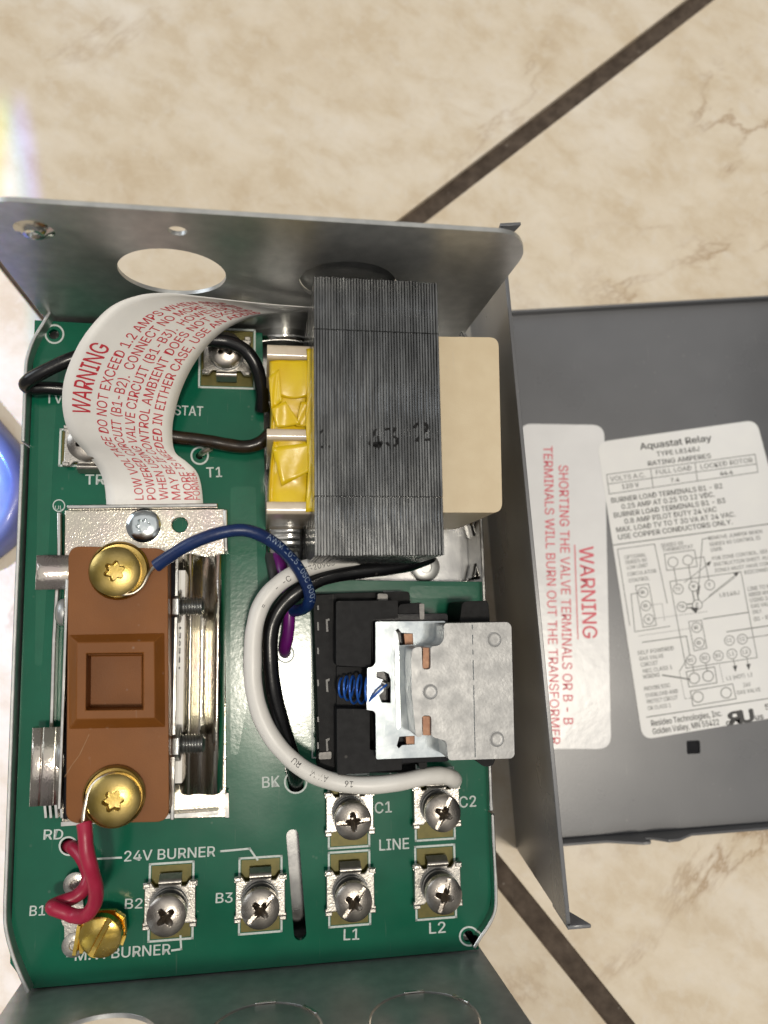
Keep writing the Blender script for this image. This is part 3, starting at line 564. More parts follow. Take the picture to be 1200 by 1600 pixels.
# screw terminals: pad, bent clamp plate with wings, lock washer and raised combination screw
class T: pass
def terminal(px, rot=0, slot_rot=30, kind='combo', pad=(11.4, 19.6), z=9.6, lift=(0, 0)):
    c = P(*px, 0); hx, hy = pad[0]/2, pad[1]/2
    if T.__dict__.get('clamp') is None:
        m = MB(); o = [(-7.0, -5.9), (-5.2, -5.9), (-5.2, -4.8), (-4.0, -4.8), (-3.0, -3.9), (3.0, -3.9), (4.0, -4.8), (5.2, -4.8), (5.2, -5.9), (7.0, -5.9), (7.0, -4.0), (6.6, -4.0), (6.6, 4.4), (7.0, 4.4), (7.0, 6.0), (5.0, 6.0), (4.0, 4.6), (2.9, 4.6), (2.9, 5.6), (-2.9, 5.6), (-2.9, 4.6), (-4.0, 4.6), (-5.0, 6.0), (-7.0, 6.0), (-7.0, 4.4), (-6.6, 4.4), (-6.6, -4.0), (-7.0, -4.0)]
        m.prism(o, 2.0, 3.0, [circle(0, 0, 3.2, 24)])
        for sx in (-1, 1):
            for y0, y1 in ((-5.7, -4.6), (4.8, 5.9)): m.box(*sorted((sx*5.1, sx*6.9)), y0, y1, 3.0, 3.5)
            m.box(*sorted((sx*6.0, sx*6.55)), -4, 4.3, 0.05, 2.0)
        # arched tongue over the pad
        m.grid(lambda a, b: (-2.9 + 5.8*b, 5.0 + 2.6*a, 3.0 + 1.5*math.sin(math.pi*min(1, a*1.05)) - 1.0*a), 8, 6)
        m.grid(lambda a, b: (-2.9 + 5.8*b, 5.0 + 2.6*a, 2.2 + 1.5*math.sin(math.pi*min(1, a*1.05)) - 1.0*a), 8, 6)
        o_ = m.build('clamp_plate', M['tin'], None, bevel=0.22); T.clamp = o_.data; bpy.data.objects.remove(o_)
        w_ = MB(); w_.lathe([(4.9, 0.0), (4.9, 0.7), (3.0, 0.7), (3.0, 1.3), (4.7, 1.4), (4.7, 2.2), (2.4, 2.2), (2.4, 4.2)], (0, 0, 3.02), n=36)
        o_ = w_.build('lock_washer', M['dark_steel'], None, bevel=0.12); T.washer = o_.data; bpy.data.objects.remove(o_); T.heads = {}
    t = link('terminal', T.clamp, box, 0.22, 2, c, rot=(0, 0, R_(rot)))
    MB().prism([(-hx + 0.5, -hy + 0.5), (hx - 0.5, -hy + 0.5), (hx - 0.5, hy - 0.5), (-hx + 0.5, hy - 0.5)], 0.0, 0.045).build('solder_pad', M['pad'], t)
    m = MB()
    for a, b in (((-hx, -hy), (hx, -hy)), ((hx, -hy), (hx, hy)), ((hx, hy), (-hx, hy)), ((-hx, hy), (-hx, -hy))):
        x0, x1 = sorted((a[0], b[0])); y0, y1 = sorted((a[1], b[1])); m.add([(x0-.28, y0-.28, .055), (x1+.28, y0-.28, .055), (x1+.28, y1+.28, .055), (x0-.28, y1+.28, .055)], [(0, 1, 2, 3)])
    m.build('printed_outline', M['silk'], t)
    link('lock_washer', T.washer, t)
    key = (kind, slot_rot)
    if key not in T.heads: o_ = head(4.95, 2.3, kind, slot_rot).build('screw', M['nickel'], None, smooth=32); T.heads[key] = o_.data; bpy.data.objects.remove(o_)
    link('screw', T.heads[key], t, loc=(lift[0], lift[1], z)).rotation_euler = (R_(random.uniform(-3, 3)), R_(random.uniform(-3, 3)), 0)
    return t
T.clamp = None
for px, sr, kd in (((546, 1388), 52, 'combo'), ((680.5, 1378), 72, 'combo'), ((545, 1267), 5, 'combo'), ((679, 1256), 62, 'combo'), ((407, 1398), 45, 'combo'), ((267.5, 1408), 40, 'cross')):
    terminal(px, 0, sr, kd)
terminal((355, 560), 180, 40, 'cross', (16, 18), 7.5); terminal((143, 700), 180, 20, 'cross', (17, 10.4), 6.5)

# spare jumper link and brass binding clip at the first burner terminal
m = MB(); m.prism(round_poly(PL([(104, 1374), (113, 1369), (131, 1371), (137, 1384), (128, 1392), (131, 1420), (133, 1470), (128, 1489), (112, 1490), (101, 1478), (100, 1415)], 2.5), 1.4, 4), 1.6, 2.6)
jl = m.build('jumper_link', M['tin'], box, bevel=0.3)
MB().lathe([(3.0, 0), (3.0, 0.5), (2.4, 0.75), (1.2, 0.8), (1.0, 0.6), (0.1, 0.6)], P(118, 1381, 2.6), n=24).build('rivet', M['tin'], jl); MB().lathe([(3.0, 0), (3.0, 0.5), (2.4, 0.75), (1.2, 0.8), (1.0, 0.6), (0.1, 0.6)], P(116, 1476, 2.6), n=24).build('rivet', M['tin'], jl)
MB().lathe([(3.0, 0.0), (3.0, 1.7)], P(117, 1430, 0), n=24).build('post', M['tin'], jl)
clip = MB().prism(PL([(146, 1423), (181, 1422), (196, 1433), (198, 1457), (192, 1474), (160, 1492), (121, 1487), (124, 1445)], 5), 3.6, 4.8).build('brass_clip', M['new_brass'], box, bevel=0.3)
m = MB()
for a, b, h in (((118, 1489), (126, 1441), 7.0), ((128, 1488), (134, 1440), 6.2)):
    A = P(*a, 5); Bv = P(*b, 5); m.ribbon([A, Bv], 3.8, h, 0.9)
m.build('clip_fold', M['new_brass'], clip, bevel=0.2)
m = MB(); cpt = P(160, 1463, 6)
for a, b in (((181, 1424), (196, 1434)), ((197, 1458), (191, 1475))): m.ribbon([P(*a, 5), P(*b, 5)], 4.8, 6.2, 0.7)
m.build('clip_corner', M['new_brass'], clip, bevel=0.2)
hd = head(5.3, 1.9, 'slot', 62).build('slotted_screw', M['new_brass'], clip, smooth=50, loc=P(158, 1462, 7.6)); hd.rotation_euler = (R_(9), R_(-7), 0)
MB().lathe([(2.4, 0), (2.4, 7.5)], P(159, 1462, 0.05), n=24).build('post', M['new_brass'], clip)

# ------------------------------------------------------------------ temperature switch on its plated bracket
bz = 1.4
o = PL([(101, 797), (351, 795), (354, 1277), (96, 1284)], bz)
br = MB().prism(o, bz - 1.0, bz, [circle(*P(281, 820, bz)[:2], 2.15, 24)]).build('switch_bracket', M['chromate'], box, bevel=0.2)
for pts, h in ((((104, 792), (340, 789)), 4.6), (((352, 796), (353, 862)), 4.2), (((354, 1238), (355, 1279)), 4.2), (((95, 1288), (222, 1279), (341, 1270)), 4.6), (((92, 800), (92, 868), (84, 1000), (80, 1140)), 3.4)):
    MB().ribbon([P(u, v, h) for u, v in pts], 0.3, h, 1.1).build('bracket_rim', M['bright'], br, bevel=0.25)
s1 = head(4.7, 1.9, 'torx', 10).build('torx_screw', M['relay_steel'], br, smooth=45, loc=P(225, 822, bz + 1.5))
# spring clips that grip the left side
def clip_profile(name, u0, u1, v0, v1, prof, mat=M['chromate'], th=0.8):
    "sheet bent along the x direction; prof = (fraction across, height)"
    A = P(u0, v0, 8); Bv = P(u1, v1, 8); y0, y1 = sorted((A.y, Bv.y)); m = MB()
    sp = spline([(A.x + (Bv.x - A.x)*f, 0, z) for f, z in prof], 6); n = len(sp) - 1
    m.grid(lambda a, b: (sp[round(a*n)].x, y0 + (y1 - y0)*b, sp[round(a*n)].z), n, 2)
    return m.build(name, mat, br, solid=th, bevel=0.0, smooth=22)
clip_profile('spring_clip', 57, 108, 868, 921, [(0, 5.0), (0.02, 8.3), (0.06, 8.8), (0.30, 8.95), (0.7, 8.7), (1, 8.6)])
clip_profile('spring_clip', 50, 106, 1137, 1256, [(0, 5.0), (0.02, 8.3), (0.07, 8.9), (0.24, 8.95), (0.30, 8.75), (0.36, 8.95), (0.62, 8.9), (0.70, 8.6), (1, 8.5)])
for u in (70, 78, 87, 95): MB().ribbon([P(u, 1256, 4), P(u + 2, 1279, 4)], 0.5, 4.2, 0.7).build('bracket_tooth', M['bright'], br, bevel=0.2)
# switch body and rails
A = P(108, 880, 8); Bv = P(284, 1262, 8)
body = MB().box(A.x + 2, Bv.x - 1.5, Bv.y, A.y, bz, 14).build('switch_body', M['shiny_black'], br, bevel=0.5)
rs = [(284, 2.5), (286, 7.5), (291, 9.6), (298, 10.2), (305, 8.4), (314, 7.2), (323, 7.6), (328, 8.6), (335, 10.0), (342, 10.2), (348, 8.0), (351, 4.5), (352, 1.6)]
yt, yb = P(320, 868, 8).y, P(320, 1240, 8).y
sp = spline([(P(u, 1050, z).x, 0, z) for u, z in rs], 5); n = len(sp) - 1
MB().grid(lambda a, b: (sp[round(a*n)].x, yb + (yt - yb)*b + 0.35*math.sin(a*9), sp[round(a*n)].z), n, 3).build('formed_rail', M['chromate'], br, solid=0.8, smooth=70)
xr = P(275, 1050, 12).x
pl = MB().box(xr - 0.55, xr + 0.45, P(272, 1278, 12).y, P(275, 868, 12).y, bz, 14.2).build('side_plate', M['bright'], br, bevel=0.2)
xp = P(284, 1050, 9).x
MB().box(xp - 1.1, xp + 1.3, yb + 3, yt - 4, bz, 8.2).build('paper_label', M['paper'], br, bevel=0.1)
text_on(P, 'VDL6LV', (281, 1050), (283, 975), 8, 8.25, M['black_ink'], br, 0.01)
xl = P(104, 1050, 12).x
MB().box(xl - 0.7, xl + 0.2, P(104, 1262, 12).y, P(106, 905, 12).y, bz, 13.6).build('side_plate', M['bright'], br, bevel=0.2)
for v in (948, 1163):     # adjusting bolts through the side plate
    c = P(270, v, 11.5)
    nb = MB().lathe([(4.2, 0), (4.4, 0.4), (4.4, 1.9), (4.0, 2.2)], c, (1, 0, 0), 6).build('hex_nut', M['dark_steel'], br, bevel=0.25)
    pr = [(2.0, 0)]; x = 2.2
    while x < 7.6: pr += [(2.05, x), (2.6, x + 0.36), (2.05, x + 0.72)]; x += 0.74
    pr += [(1.7, x + 0.2)]
    MB().lathe(pr, c, (1, 0, 0), 24).build('bolt_thread', M['dark_steel'], br, smooth=20)
for v in (957, 1180):     # domed rivets on the left
    c = P(99, v, 9.5); MB().lathe([(3.6, 0), (3.5, 0.7), (2.8, 1.5), (1.5, 2.0), (0.1, 2.1)], c, (-1, 0, 0.25), 28).build('rivet', M['steel'], br, smooth=60)
# brown moulded block
zt = 21.5
o = round_poly(PL([(107, 853), (262, 857), (264, 1284), (103, 1287)], zt), 3.2, 6)
blk = MB().prism(o, 14.2, zt, [PL([(137, 1024), (223, 1023), (223, 1107), (136, 1108)], zt)]).build('switch_block', M['brown'], box, bevel=0.35)
q = lambda pts, z: [P(u, v, z) for u, v in pts]
ob = q(((107, 992), (257, 989), (258, 1136), (108, 1139)), zt); ot = q(((120, 1004), (241, 1002), (242, 1122), (119, 1124)), zt + 3.2)
it = q(((135, 1021), (224, 1020), (224, 1109), (134, 1110)), zt + 3.2); ib = q(((138, 1025), (222, 1024), (222, 1106), (137, 1107)), zt - 4.0)
m = MB(); m.add(ob + ot + it + ib, [(a*4 + i, a*4 + (i+1) % 4, a*4 + 4 + (i+1) % 4, a*4 + 4 + i) for a in range(3) for i in range(4)] + [(12, 13, 14, 15)])
m.build('raised_frame', M['brown'], blk, bevel=0.2)
m = MB(); stroke(m, P, [(101, 1214), (112, 1196), (124, 1180), (132, 1163), (139, 1148)], 0.8, zt + 0.03); m.build('scratch', M['lint'], blk)
for px, wr, rot in (((181, 893), 0, 20), ((179, 1249), 0, 5)):
    c = P(*px, zt + 2.6)
    hd = head(6.1, 2.3, 'torx', rot, skirt=1.6).build('brass_screw', M['brass'], blk, smooth=45, loc=c)
    b0 = Vector((c.x, c.y, zt))
    MB().lathe([(4.0, 0.0), (7.3, 0.05), (7.4, 1.1), (7.0, 1.6), (6.7, 1.0), (4, 0.6)], b0 + Vector((0.5 if px[1] < 1000 else -0.4, 0.3, 0.02)), n=48).build('cup_washer', M['brass'], blk)
ZW = zt + 1.7
def wire(name, pts, r, mat, n=14, sm=8, label=None, parent=None, taper=None):
    sp = spline([P(*p) for p in pts], sm); rw = random.Random(len(pts)); ph = [rw.uniform(0, 6) for _ in range(4)]
    if r > 1: sp = [p + Vector((math.sin(i*0.21 + ph[0]), math.sin(i*0.17 + ph[1]), math.sin(i*0.25 + ph[2]))) * 0.12 for i, p in enumerate(sp)]; taper = [1 + 0.018*math.sin(i*0.37 + ph[3]) + 0.012*math.sin(i*0.9) for i in range(len(sp))]
    o = MB().tube(sp, r, n, taper=taper).build(name, mat, parent or box, smooth=60)
    if label: tag(o, label)
    return o, sp
def print_on_wire(sp, s0, txt, hmm, r, mat, parent, side=0.0, fat=0.0, rev=False, wfac=1.0):
    "lettering wrapped on the upper side of a wire"
    ln = [0.0]
    for a, b in zip(sp[:-1], sp[1:]): ln.append(ln[-1] + (b - a).length)
    vs, fs, wd = glyphs(txt, fat); k = hmm / CAP; out = []
    for x, y, l in vs:
        s_ = s0 + (wd - x if rev else x)*k*wfac; yy = (CAP/2 - y if rev else y - CAP/2)*k
        s_ = max(0.0, min(ln[-1] - 1e-4, s_)); i = max(j for j in range(len(ln)) if ln[j] <= s_); i = min(i, len(sp) - 2)
        t = (sp[i+1] - sp[i]); f = (s_ - ln[i]) / t.length; p = sp[i].lerp(sp[i+1], f); t.normalize()
        upv = Vector((0, 0, 1)); upv = (upv - t*upv.dot(t)).normalized(); sd = upv.cross(t)
        a = yy / r + side; out.append(p + (upv*math.cos(a) + sd*math.sin(a))*(r + 0.04 + 0.01*l))
    MB().add(out, fs).build('printed_text', mat, parent)
# blue wire from the upper brass screw
wb, sb = wire('blue_wire', [(243, 884, 25.5), (262, 871, 26.5), (300, 849, 28.5), (345, 833, 30), (385, 829, 30), (420, 842, 28), (450, 868, 25), (471, 898, 22), (484, 928, 19), (482, 944, 16), (470, 952, 12), (455, 955, 7)], 1.62, M['wire_blue'], label='blue insulated wire')
print_on_wire(sb, 30, 'AWM 1015 105C 600V', 1.5, 1.62, M['pale_blue_ink'], wb, 0.35)
wire('bare_wire_end', [(246, 882, 25.5), (238, 889, 24.6), (231, 899, 23.6), (222, 916, 23.1), (207, 927, 23.0), (187, 929, 23.0)], 0.5, M['wire_metal'], 10, parent=blk)
wr_, sr_ = wire('red_wire', [(131, 1285, 24), (133, 1305, 25), (136, 1330, 25), (143, 1360, 24), (149, 1390, 21), (147, 1413, 18), (135, 1429, 15), (116, 1432, 13), (97, 1425, 12.5), (84, 1418, 12), (84, 1414, 10.5), (98, 1409, 9), (118, 1401, 8), (134, 1386, 7), (138, 1366, 6), (128, 1340, 4), (114, 1325, 1), (108, 1322, -3)], 1.75, M['wire_red'], label='red insulated wire with a folded loop')
wire('bare_wire_end', [(131, 1291, 24), (131, 1276, 24), (134, 1258, 23.6), (139, 1238, 23.4), (150, 1222, 23.2), (166, 1212, 23.1), (180, 1209, 23.0)], 0.55, M['wire_metal'], 10, parent=blk)
# mains wires that run from under the transformer
ww, sw = wire('white_wire', [(640, 872, 3), (600, 871, 8), (555, 873, 12), (510, 880, 15), (470, 891, 17), (435, 912, 18), (410, 943, 18.5), (397, 985, 19), (394, 1030, 19), (397, 1075, 19), (411, 1125, 18.5), (437, 1169, 18), (475, 1203, 17), (520, 1221, 16), (570, 1226, 15.5), (620, 1222, 15), (665, 1214, 14), (690, 1212, 12.5), (702, 1214, 11), (708, 1217, 8.5), (709, 1220, 6)], 2.3, M['wire_white'], 18, label='white insulated wire curving round the relay')
for s0, t in ((12, '20AC  600'), (27, 'E320903'), (40, '-  -C'), (50, '='), (93, 'RU'), (99, 'AWM'), (109, '16')): print_on_wire(sw, s0, t, 1.5, 2.3, M['rib'], ww, 0.2, -0.004, rev=True)
wire('black_wire', [(672, 868, 2), (640, 880, 7), (600, 888, 10), (550, 894, 12), (505, 902, 14), (470, 920, 15), (440, 948, 15), (423, 985, 14.5), (421, 1030, 14), (427, 1080, 13), (440, 1130, 11), (453, 1175, 8), (461, 1207, 4), (463, 1226, -3)], 2.25, M['wire_black'], 18, label='black wire running beside the white wire')
wire('charcoal_wire', [(421, 850, -4), (424, 868, -1), (428, 890, 3), (430, 920, 6), (425, 960, 8), (417, 1000, 9), (414, 1040, 8), (418, 1075, 5), (424, 1095, 2.3)], 1.9, M['wire_grey'], label='charcoal wire passing under the white wire')
wire('purple_wire', [(430, 852, -4), (434, 868, 0), (441, 890, 4), (447, 920, 6), (451, 955, 7), (450, 990, 6), (446, 1012, 3.5), (445, 1022, -2)], 1.75, M['wire_purple'], label='purple wire soldered to the board')
# low voltage leads that loop under the warning tag
wire('black_lead', [(408, 640, 4), (409, 610, 8), (402, 575, 11), (385, 550, 12), (358, 535, 12), (325, 531, 12), (270, 532, 11), (200, 540, 11), (140, 552, 11), (100, 566, 11), (60, 585, 10.5), (44, 595, 9.5), (40, 603, 7.5), (52, 607, 6), (80, 606, 5), (110, 612, 4), (140, 640, 3.6), (150, 680, 3.4)], 1.9, M['wire_black'], 16, label='black lead doubled back over the side lip')
wire('stained_lead', [(425, 675, 6), (408, 691, 6.5), (385, 697, 6.5), (355, 695, 6), (325, 690, 6), (290, 685, 6), (240, 680, 6), (190, 690, 5), (165, 700, 4)], 1.9, M['wire_brownblack'], 16, label='black lead stained brown with varnish')
wire('coil_lead', [(312, 712, -1), (318, 706, 3), (330, 700, 5)], 0.8, M['wire_metal'], 10)

# ------------------------------------------------------------------ warning tag: a paper strip looping up from the bracket and away under the transformer
edge_o = [(166, 790, .4), (166, 783, .7), (163, 757, 2.2), (153, 731, 5), (133, 706, 9), (108, 675, 15), (98, 640, 20), (99, 600, 24.5), (112, 560, 28), (136, 518, 30.5), (172, 480, 31.5), (215, 462, 31), (260, 458, 29.5), (310, 463, 27), (370, 470, 24), (430, 476, 21.5), (500, 481, 19)]
edge_i = [(317, 790, .4), (317, 783, .7), (314, 757, 1.8), (307, 737, 3), (292, 722, 4.2), (273, 705, 6), (269, 672, 9), (274, 640, 11), (284, 607, 12.5), (301, 572, 13.5), (324, 540, 14), (352, 515, 14), (385, 499, 13.5), (415, 492, 13), (445, 489, 12), (470, 488, 11), (500, 491, 10)]
eo = spline([P(*p) for p in edge_o], 8); ei = spline([P(*p) for p in edge_i], 8); NS = len(eo) - 1
alen = [0.0]
for i in range(NS): alen.append(alen[-1] + ((eo[i+1] + ei[i+1])/2 - (eo[i] + ei[i])/2).length)
def strip(i, t):                     # i: fractional index along, t: 0 outer edge, 1 inner edge
    i = max(0, min(NS - 1e-6, i)); k = int(i); f = i - k
    a = eo[k].lerp(eo[k+1], f); b = ei[k].lerp(ei[k+1], f); p = a.lerp(b, t)
    return p, (eo[k+1].lerp(ei[k+1], t) - eo[k].lerp(ei[k], t)), b - a
def strip_n(i, t):
    p, ds, dt = strip(i, t); n = dt.cross(ds).normalized()
    return n if n.z > 0 or True else -n
m = MB(); m.grid(lambda a, b: strip(a*NS, b)[0], NS, 10)
tagp = m.build('warning_tag', M['paper'], box, smooth=80, solid=0.18)
tag(tagp, 'curled white paper warning tag with red lettering')
tagp.modifiers['thickness'].offset = 0
sgn = 1 if strip_n(NS*0.4, 0.5).z > 0 else -1
def idx_of(s_):
    s_ = max(0, min(alen[-1] - 1e-4, s_)); k = max(j for j in range(NS + 1) if alen[j] <= s_ or j == 0); k = min(k, NS - 1)
    return k + (s_ - alen[k]) / (alen[k+1] - alen[k])
def tag_text(txt, s0, s1, t_base, t_cap, fat=0.006):
    vs, fs, wd = glyphs(txt, fat)
    mid = bmesh.new(); bv = [mid.verts.new((x, y, l)) for x, y, l in vs]
    for q_ in fs:
        try: mid.faces.new([bv[i] for i in q_])
        except ValueError: pass
    out = []
    for v_ in mid.verts:
        s_ = s0 + (s1 - s0) * v_.co.x / wd; t_ = t_base + (t_cap - t_base) * v_.co.y / CAP
        i = idx_of(s_); p, _, _ = strip(i, t_); out.append(p + strip_n(i, t_) * sgn * (0.15 + 0.012*v_.co.z))
    mid.free()
    MB().add(out, fs).build('printed_text', M['red_ink'], tagp)
Ltot = alen[-1]
def s_at(u, v, z):                   # distance along the strip nearest to a pixel
    p = P(u, v, z); return min(((( eo[i] + ei[i])/2 - p).length, alen[i]) for i in range(NS + 1))[1]
sA = alen[8*2 - 4]
def sidx(k): return alen[min(NS, int(round(k*8)))]
tag_text('WARNING', sidx(6.05), sidx(8.75), 0.240, 0.085, 0.010)
for k, txt in enumerate(('LOW VOLTAGE DO NOT EXCEED 1.2 AMPS WHEN SELF', 'POWERED CIRCUIT (B1-B2).  CONNECT NO MORE THAN', 'WHEN USING VALVE CIRCUIT (B1-B3).  HOWEVER, IF', 'MAY BE IF CONTROL AMBIENT DOES NOT EXCEED', 'MORE IS NEEDED IN EITHER CASE, USE AN ADDED')):
    tb_ = 0.385 + 0.128*k; tag_text(txt, sidx(1.15), sidx(13.1), tb_, tb_ - 0.090, 0.006)
tag_text('FORMER.', sidx(1.15), sidx(3.0), 0.975, 0.90)

# ------------------------------------------------------------------ transformer
zc = 47.0
x0, x1 = P(491, 640, zc).x, P(689, 640, zc).x; y0, y1 = P(600, 868, zc).y, P(600, 437, zc).y
trf = MB().box(x0 + 0.6, x1 - 0.6, y0 + 0.6, y1 - 0.6, ZB + 0.05, zc - 1.2).build('transformer', M['lam'], box)
ja, jb = P(600, 518, zc).y, P(600, 776, zc).y
m = MB(); n = 44; pt = (x1 - x0) / n; rnd = random.Random(3)
for k in range(n):
    a = x0 + k*pt; sk = 0.0
    for (p, q_) in ((y0, jb - 0.05), (jb + 0.05, ja - 0.05), (ja + 0.05, y1)):
        dz = rnd.uniform(-0.20, 0.10); dy = rnd.uniform(-0.10, 0.10); tilt = rnd.uniform(-0.04, 0.04)
        y_lo = p + (dy if p == y0 else 0); y_hi = q_ + (dy if q_ == y1 else 0)
        b = m; o_ = len(b.v); b.box(a + tilt, a + pt*rnd.uniform(0.74, 0.90) + tilt, y_lo, y_hi, ZB + 0.2, zc + dz)
m.build('laminations', M['lam'], trf, bevel=0.10, seg=1)['kind'] = 'stuff'
# lettering stamped across the plates
for t, a, b, h in (('2', (649, 690), (673, 688), 30), ('43', (577, 701), (624, 697), 30), ('1', (502, 700), (516, 699), 30)):
    text_on(P, t, a, b, h, zc + 0.03, M['stamp'], trf, 0.006, name='stamped_text')
# moulded cover on the right, wound coil on the left
zr = 36.5
oR = round_poly([(x1 - 2, P(700, 527, zr).y), (P(779, 527, zr).x, P(779, 527, zr).y), (P(785, 801, zr).x, P(785, 801, zr).y), (x1 - 2, P(700, 801, zr).y)], 2.6, 6)
MB().prism(oR, -4, zr).build('coil_cover', M['beige'], trf, bevel=1.0, seg=4)
MB().box(x1 - 1, x1 + 1.6, P(700, 800, zr).y - 1.6, P(700, 800, zr).y + 3, 10, zr - 1.0).build('coil_end', M['copper'], trf, bevel=0.3)
zl = 34.5; xa = P(417, 670, zl + 1.5).x; xb = x0 + 0.8
for v0, v1 in ((538, 560), (669, 687), (783, 803)):
    ya, yb_ = P(450, v1, zl + 1.5).y, P(450, v0, zl + 1.5).y
    MB().prism(rrect(-6, zl + 1.5, ya, yb_, 1.0, 4), xa, xb, fr=lambda a, b, c: (c, b, a)).build('bobbin_flange', M['nylon'], trf, bevel=0.7, seg=3)
def coil(v0, v1, bulge, seed):
    ya, yb_ = P(450, v1, zl).y, P(450, v0, zl).y; rr = random.Random(seed); ph = rr.random()*6
    prof = [(xb, zl - 1.0), (xb - 3, zl - 0.3), (xa + 4, zl - 0.6), (xa + 1.9, zl - 1.5), (xa + 1.0, zl - 4), (xa + 0.9, 4), (xa + 2, -4)]
    sp_ = spline([(p[0], 0, p[1]) for p in prof], 6); nn = len(sp_) - 1
    f = lambda a, b: (sp_[round(a*nn)].x + (0.35*math.sin(b*3.1 + ph) + 0.9*(b - 0.5)*bulge)*(1 if a > 0.3 else 0.4*a), ya + (yb_ - ya)*b, sp_[round(a*nn)].z + (0.9*abs(((b*1.7 + a*1.3 + ph) % 1.0) - 0.5) + 0.35*abs(((b*3.1 - a*2.2 + ph*2) % 1.0) - 0.5) - 0.8*abs(b - 0.5)*bulge))
    return MB().grid(f, nn, 22).build('coil', M['tape'], trf, smooth=70)
coil(562, 670, 1.0, 1); coil(686, 784, 0.6, 5)
# loose tongue of tape over the upper coil and the tape edge beside the core
ty = P(450, 562, zl).y; tl = P(450, 622, zl).y
MB().grid(lambda a, b: (xa + 0.6 + (xb - xa - 1.6)*b, ty - 0.3 - (ty - tl)*a*(0.80 + 0.20*math.sin(b*2.6)), zl + 0.75 + 0.5*math.sin(a*3.0) - 1.4*(1 - b)**4 + 0.2*math.sin(b*9)), 14, 14).build('tape_tongue', M['tape'], trf, solid=0.12, smooth=80)
MB().grid(lambda a, b: (xb - 2.0 + 1.9*b + 0.25*math.sin(a*11), P(480, 545, zl + 2).y + (P(480, 800, zl + 2).y - P(480, 545, zl + 2).y)*a, zl + 1.9 + 0.7*b + 0.25*math.sin(a*17 + b*4)), 40, 5).build('tape_edge', M['tape'], trf, solid=0.15, smooth=80)
for pts in (((424, 640), (446, 628), (470, 664), (432, 668)), ((470, 628), (489, 632), (489, 667), (462, 666)), ((425, 700), (488, 692), (488, 735), (440, 760)), ((420, 590), (436, 578), (440, 628), (424, 640))):
    q4 = [P(u, v, zl + 1.0) for u, v in pts]; hh = (0.2, 1.1, 0.5, 0.1)
    MB().grid(lambda a, b: tuple((q4[0]*(1-a)*(1-b) + q4[1]*a*(1-b) + q4[2]*a*b + q4[3]*(1-a)*b) + Vector((0, 0, hh[0]*(1-a)*(1-b) + hh[1]*a*(1-b) + hh[2]*a*b + 0.35*math.sin(a*5 + b*3)))), 8, 8).build('tape_fold', M['tape'], trf, solid=0.12, smooth=80)
# mounting feet of the transformer frame
MB().grid(lambda a, b: (P(400 + 90*a, 512, -3).x, P(440, 500 + 34*b, -3).y, -4.5 + 3.2*math.sin(math.pi*a)), 16, 4).build('mounting_foot', M['bright'], trf, solid=1.0, smooth=70)
MB().grid(lambda a, b: (P(420 + 52*a, 840, 2).x, P(440, 806 + 66*b, 2).y, 2.0 + 1.5*math.sin(2.5*a) - 3.0*b*b + 0.25*math.sin(40*b)*(1 - b)), 10, 30).build('mounting_foot', M['bright'], trf, solid=0.8, smooth=70)
MB().lathe([(4.6, 0), (4.6, 0.6), (3.9, 1.0), (2.0, 1.15), (1.8, 0.7), (0.1, 0.7)], P(664, 886, -11), n=32).build('mounting_screw', M['steel'], trf, smooth=60)
MB().grid(lambda a, b: (P(735, 830, -4).x + 1.6*math.sin(a*3.1) , P(735, 815 + 90*a, -4).y, ZB + 0.4 + 9*b), 16, 3).build('foil_strip', M['bright'], trf, solid=0.4, smooth=80)

# ------------------------------------------------------------------ relay
def pr(pts, z0, z1, r=0.8, holes=()): return MB().prism(round_poly(PL(pts, z1), r, 3) if r else PL(pts, z1), z0, z1, holes)
rel = pr([(488, 928), (640, 924), (650, 1208), (497, 1206)], 0.4, 7.5, 1.0).build('relay', M['black'], box, bevel=0.4)
pr([(489, 930), (526, 928), (530, 1208), (500, 1200)], 7.6, 10.5, 0.8).build('base_step', M['black'], rel, bevel=0.4)
pr([(525, 939), (622, 938), (622, 966), (581, 968), (580, 1043), (525, 1040)], 7.6, 17.5, 0.6).build('base_block', M['black'], rel, bevel=0.3)
pr([(526, 1107), (578, 1108), (578, 1172), (628, 1174), (628, 1204), (527, 1211)], 7.6, 17.5, 0.6).build('base_block', M['black'], rel, bevel=0.3)
pr([(526, 1041), (580, 1043), (580, 1107), (526, 1106)], 7.6, 12.0, 0.4).build('spring_seat', M['black'], rel, bevel=0.3)
for v0, v1 in ((946, 953), (972, 985), (1012, 1022), (1062, 1072), (1120, 1128), (1160, 1170)): pr([(495.5, v0), (498, v0), (498.5, v1), (496, v1)], 10.5, 10.7, 0).build('edge_highlight', M['wire_grey'], rel)  # grey slivers: highlights on the black base put in as colour
for v in (978, 1072, 1165): pr([(509, v - 10), (515, v - 12), (515, v - 9), (512, v - 7), (513, v + 9), (510, v + 9)], 10.5, 10.8, 0).build('edge_highlight', M['wire_grey'], rel)
for q_ in ([(590, 927), (606, 928), (606, 940), (590, 940)], [(498, 1176), (518, 1174), (518, 1186), (498, 1187)]): pr(q_, 8, 11.5, 0.5).build('contact_tab', M['tab_grey'], rel, bevel=0.3)
pr([(580, 960), (700, 958), (702, 1190), (585, 1194)], 7.6, 17.0, 1).build('coil_body', M['shiny_black'], rel, bevel=0.4)
for q_ in ([(622, 944), (661, 941), (664, 975), (622, 975)], [(722, 940), (763, 938), (766, 975), (718, 975)], [(735, 1170), (776, 1170), (772, 1196), (756, 1199), (742, 1186)], [(652, 1170), (668, 1170), (667, 1202), (655, 1202)]): pr(q_, 1.0, 16.5, 1.2).build('relay_foot', M['black'], rel, bevel=0.4)
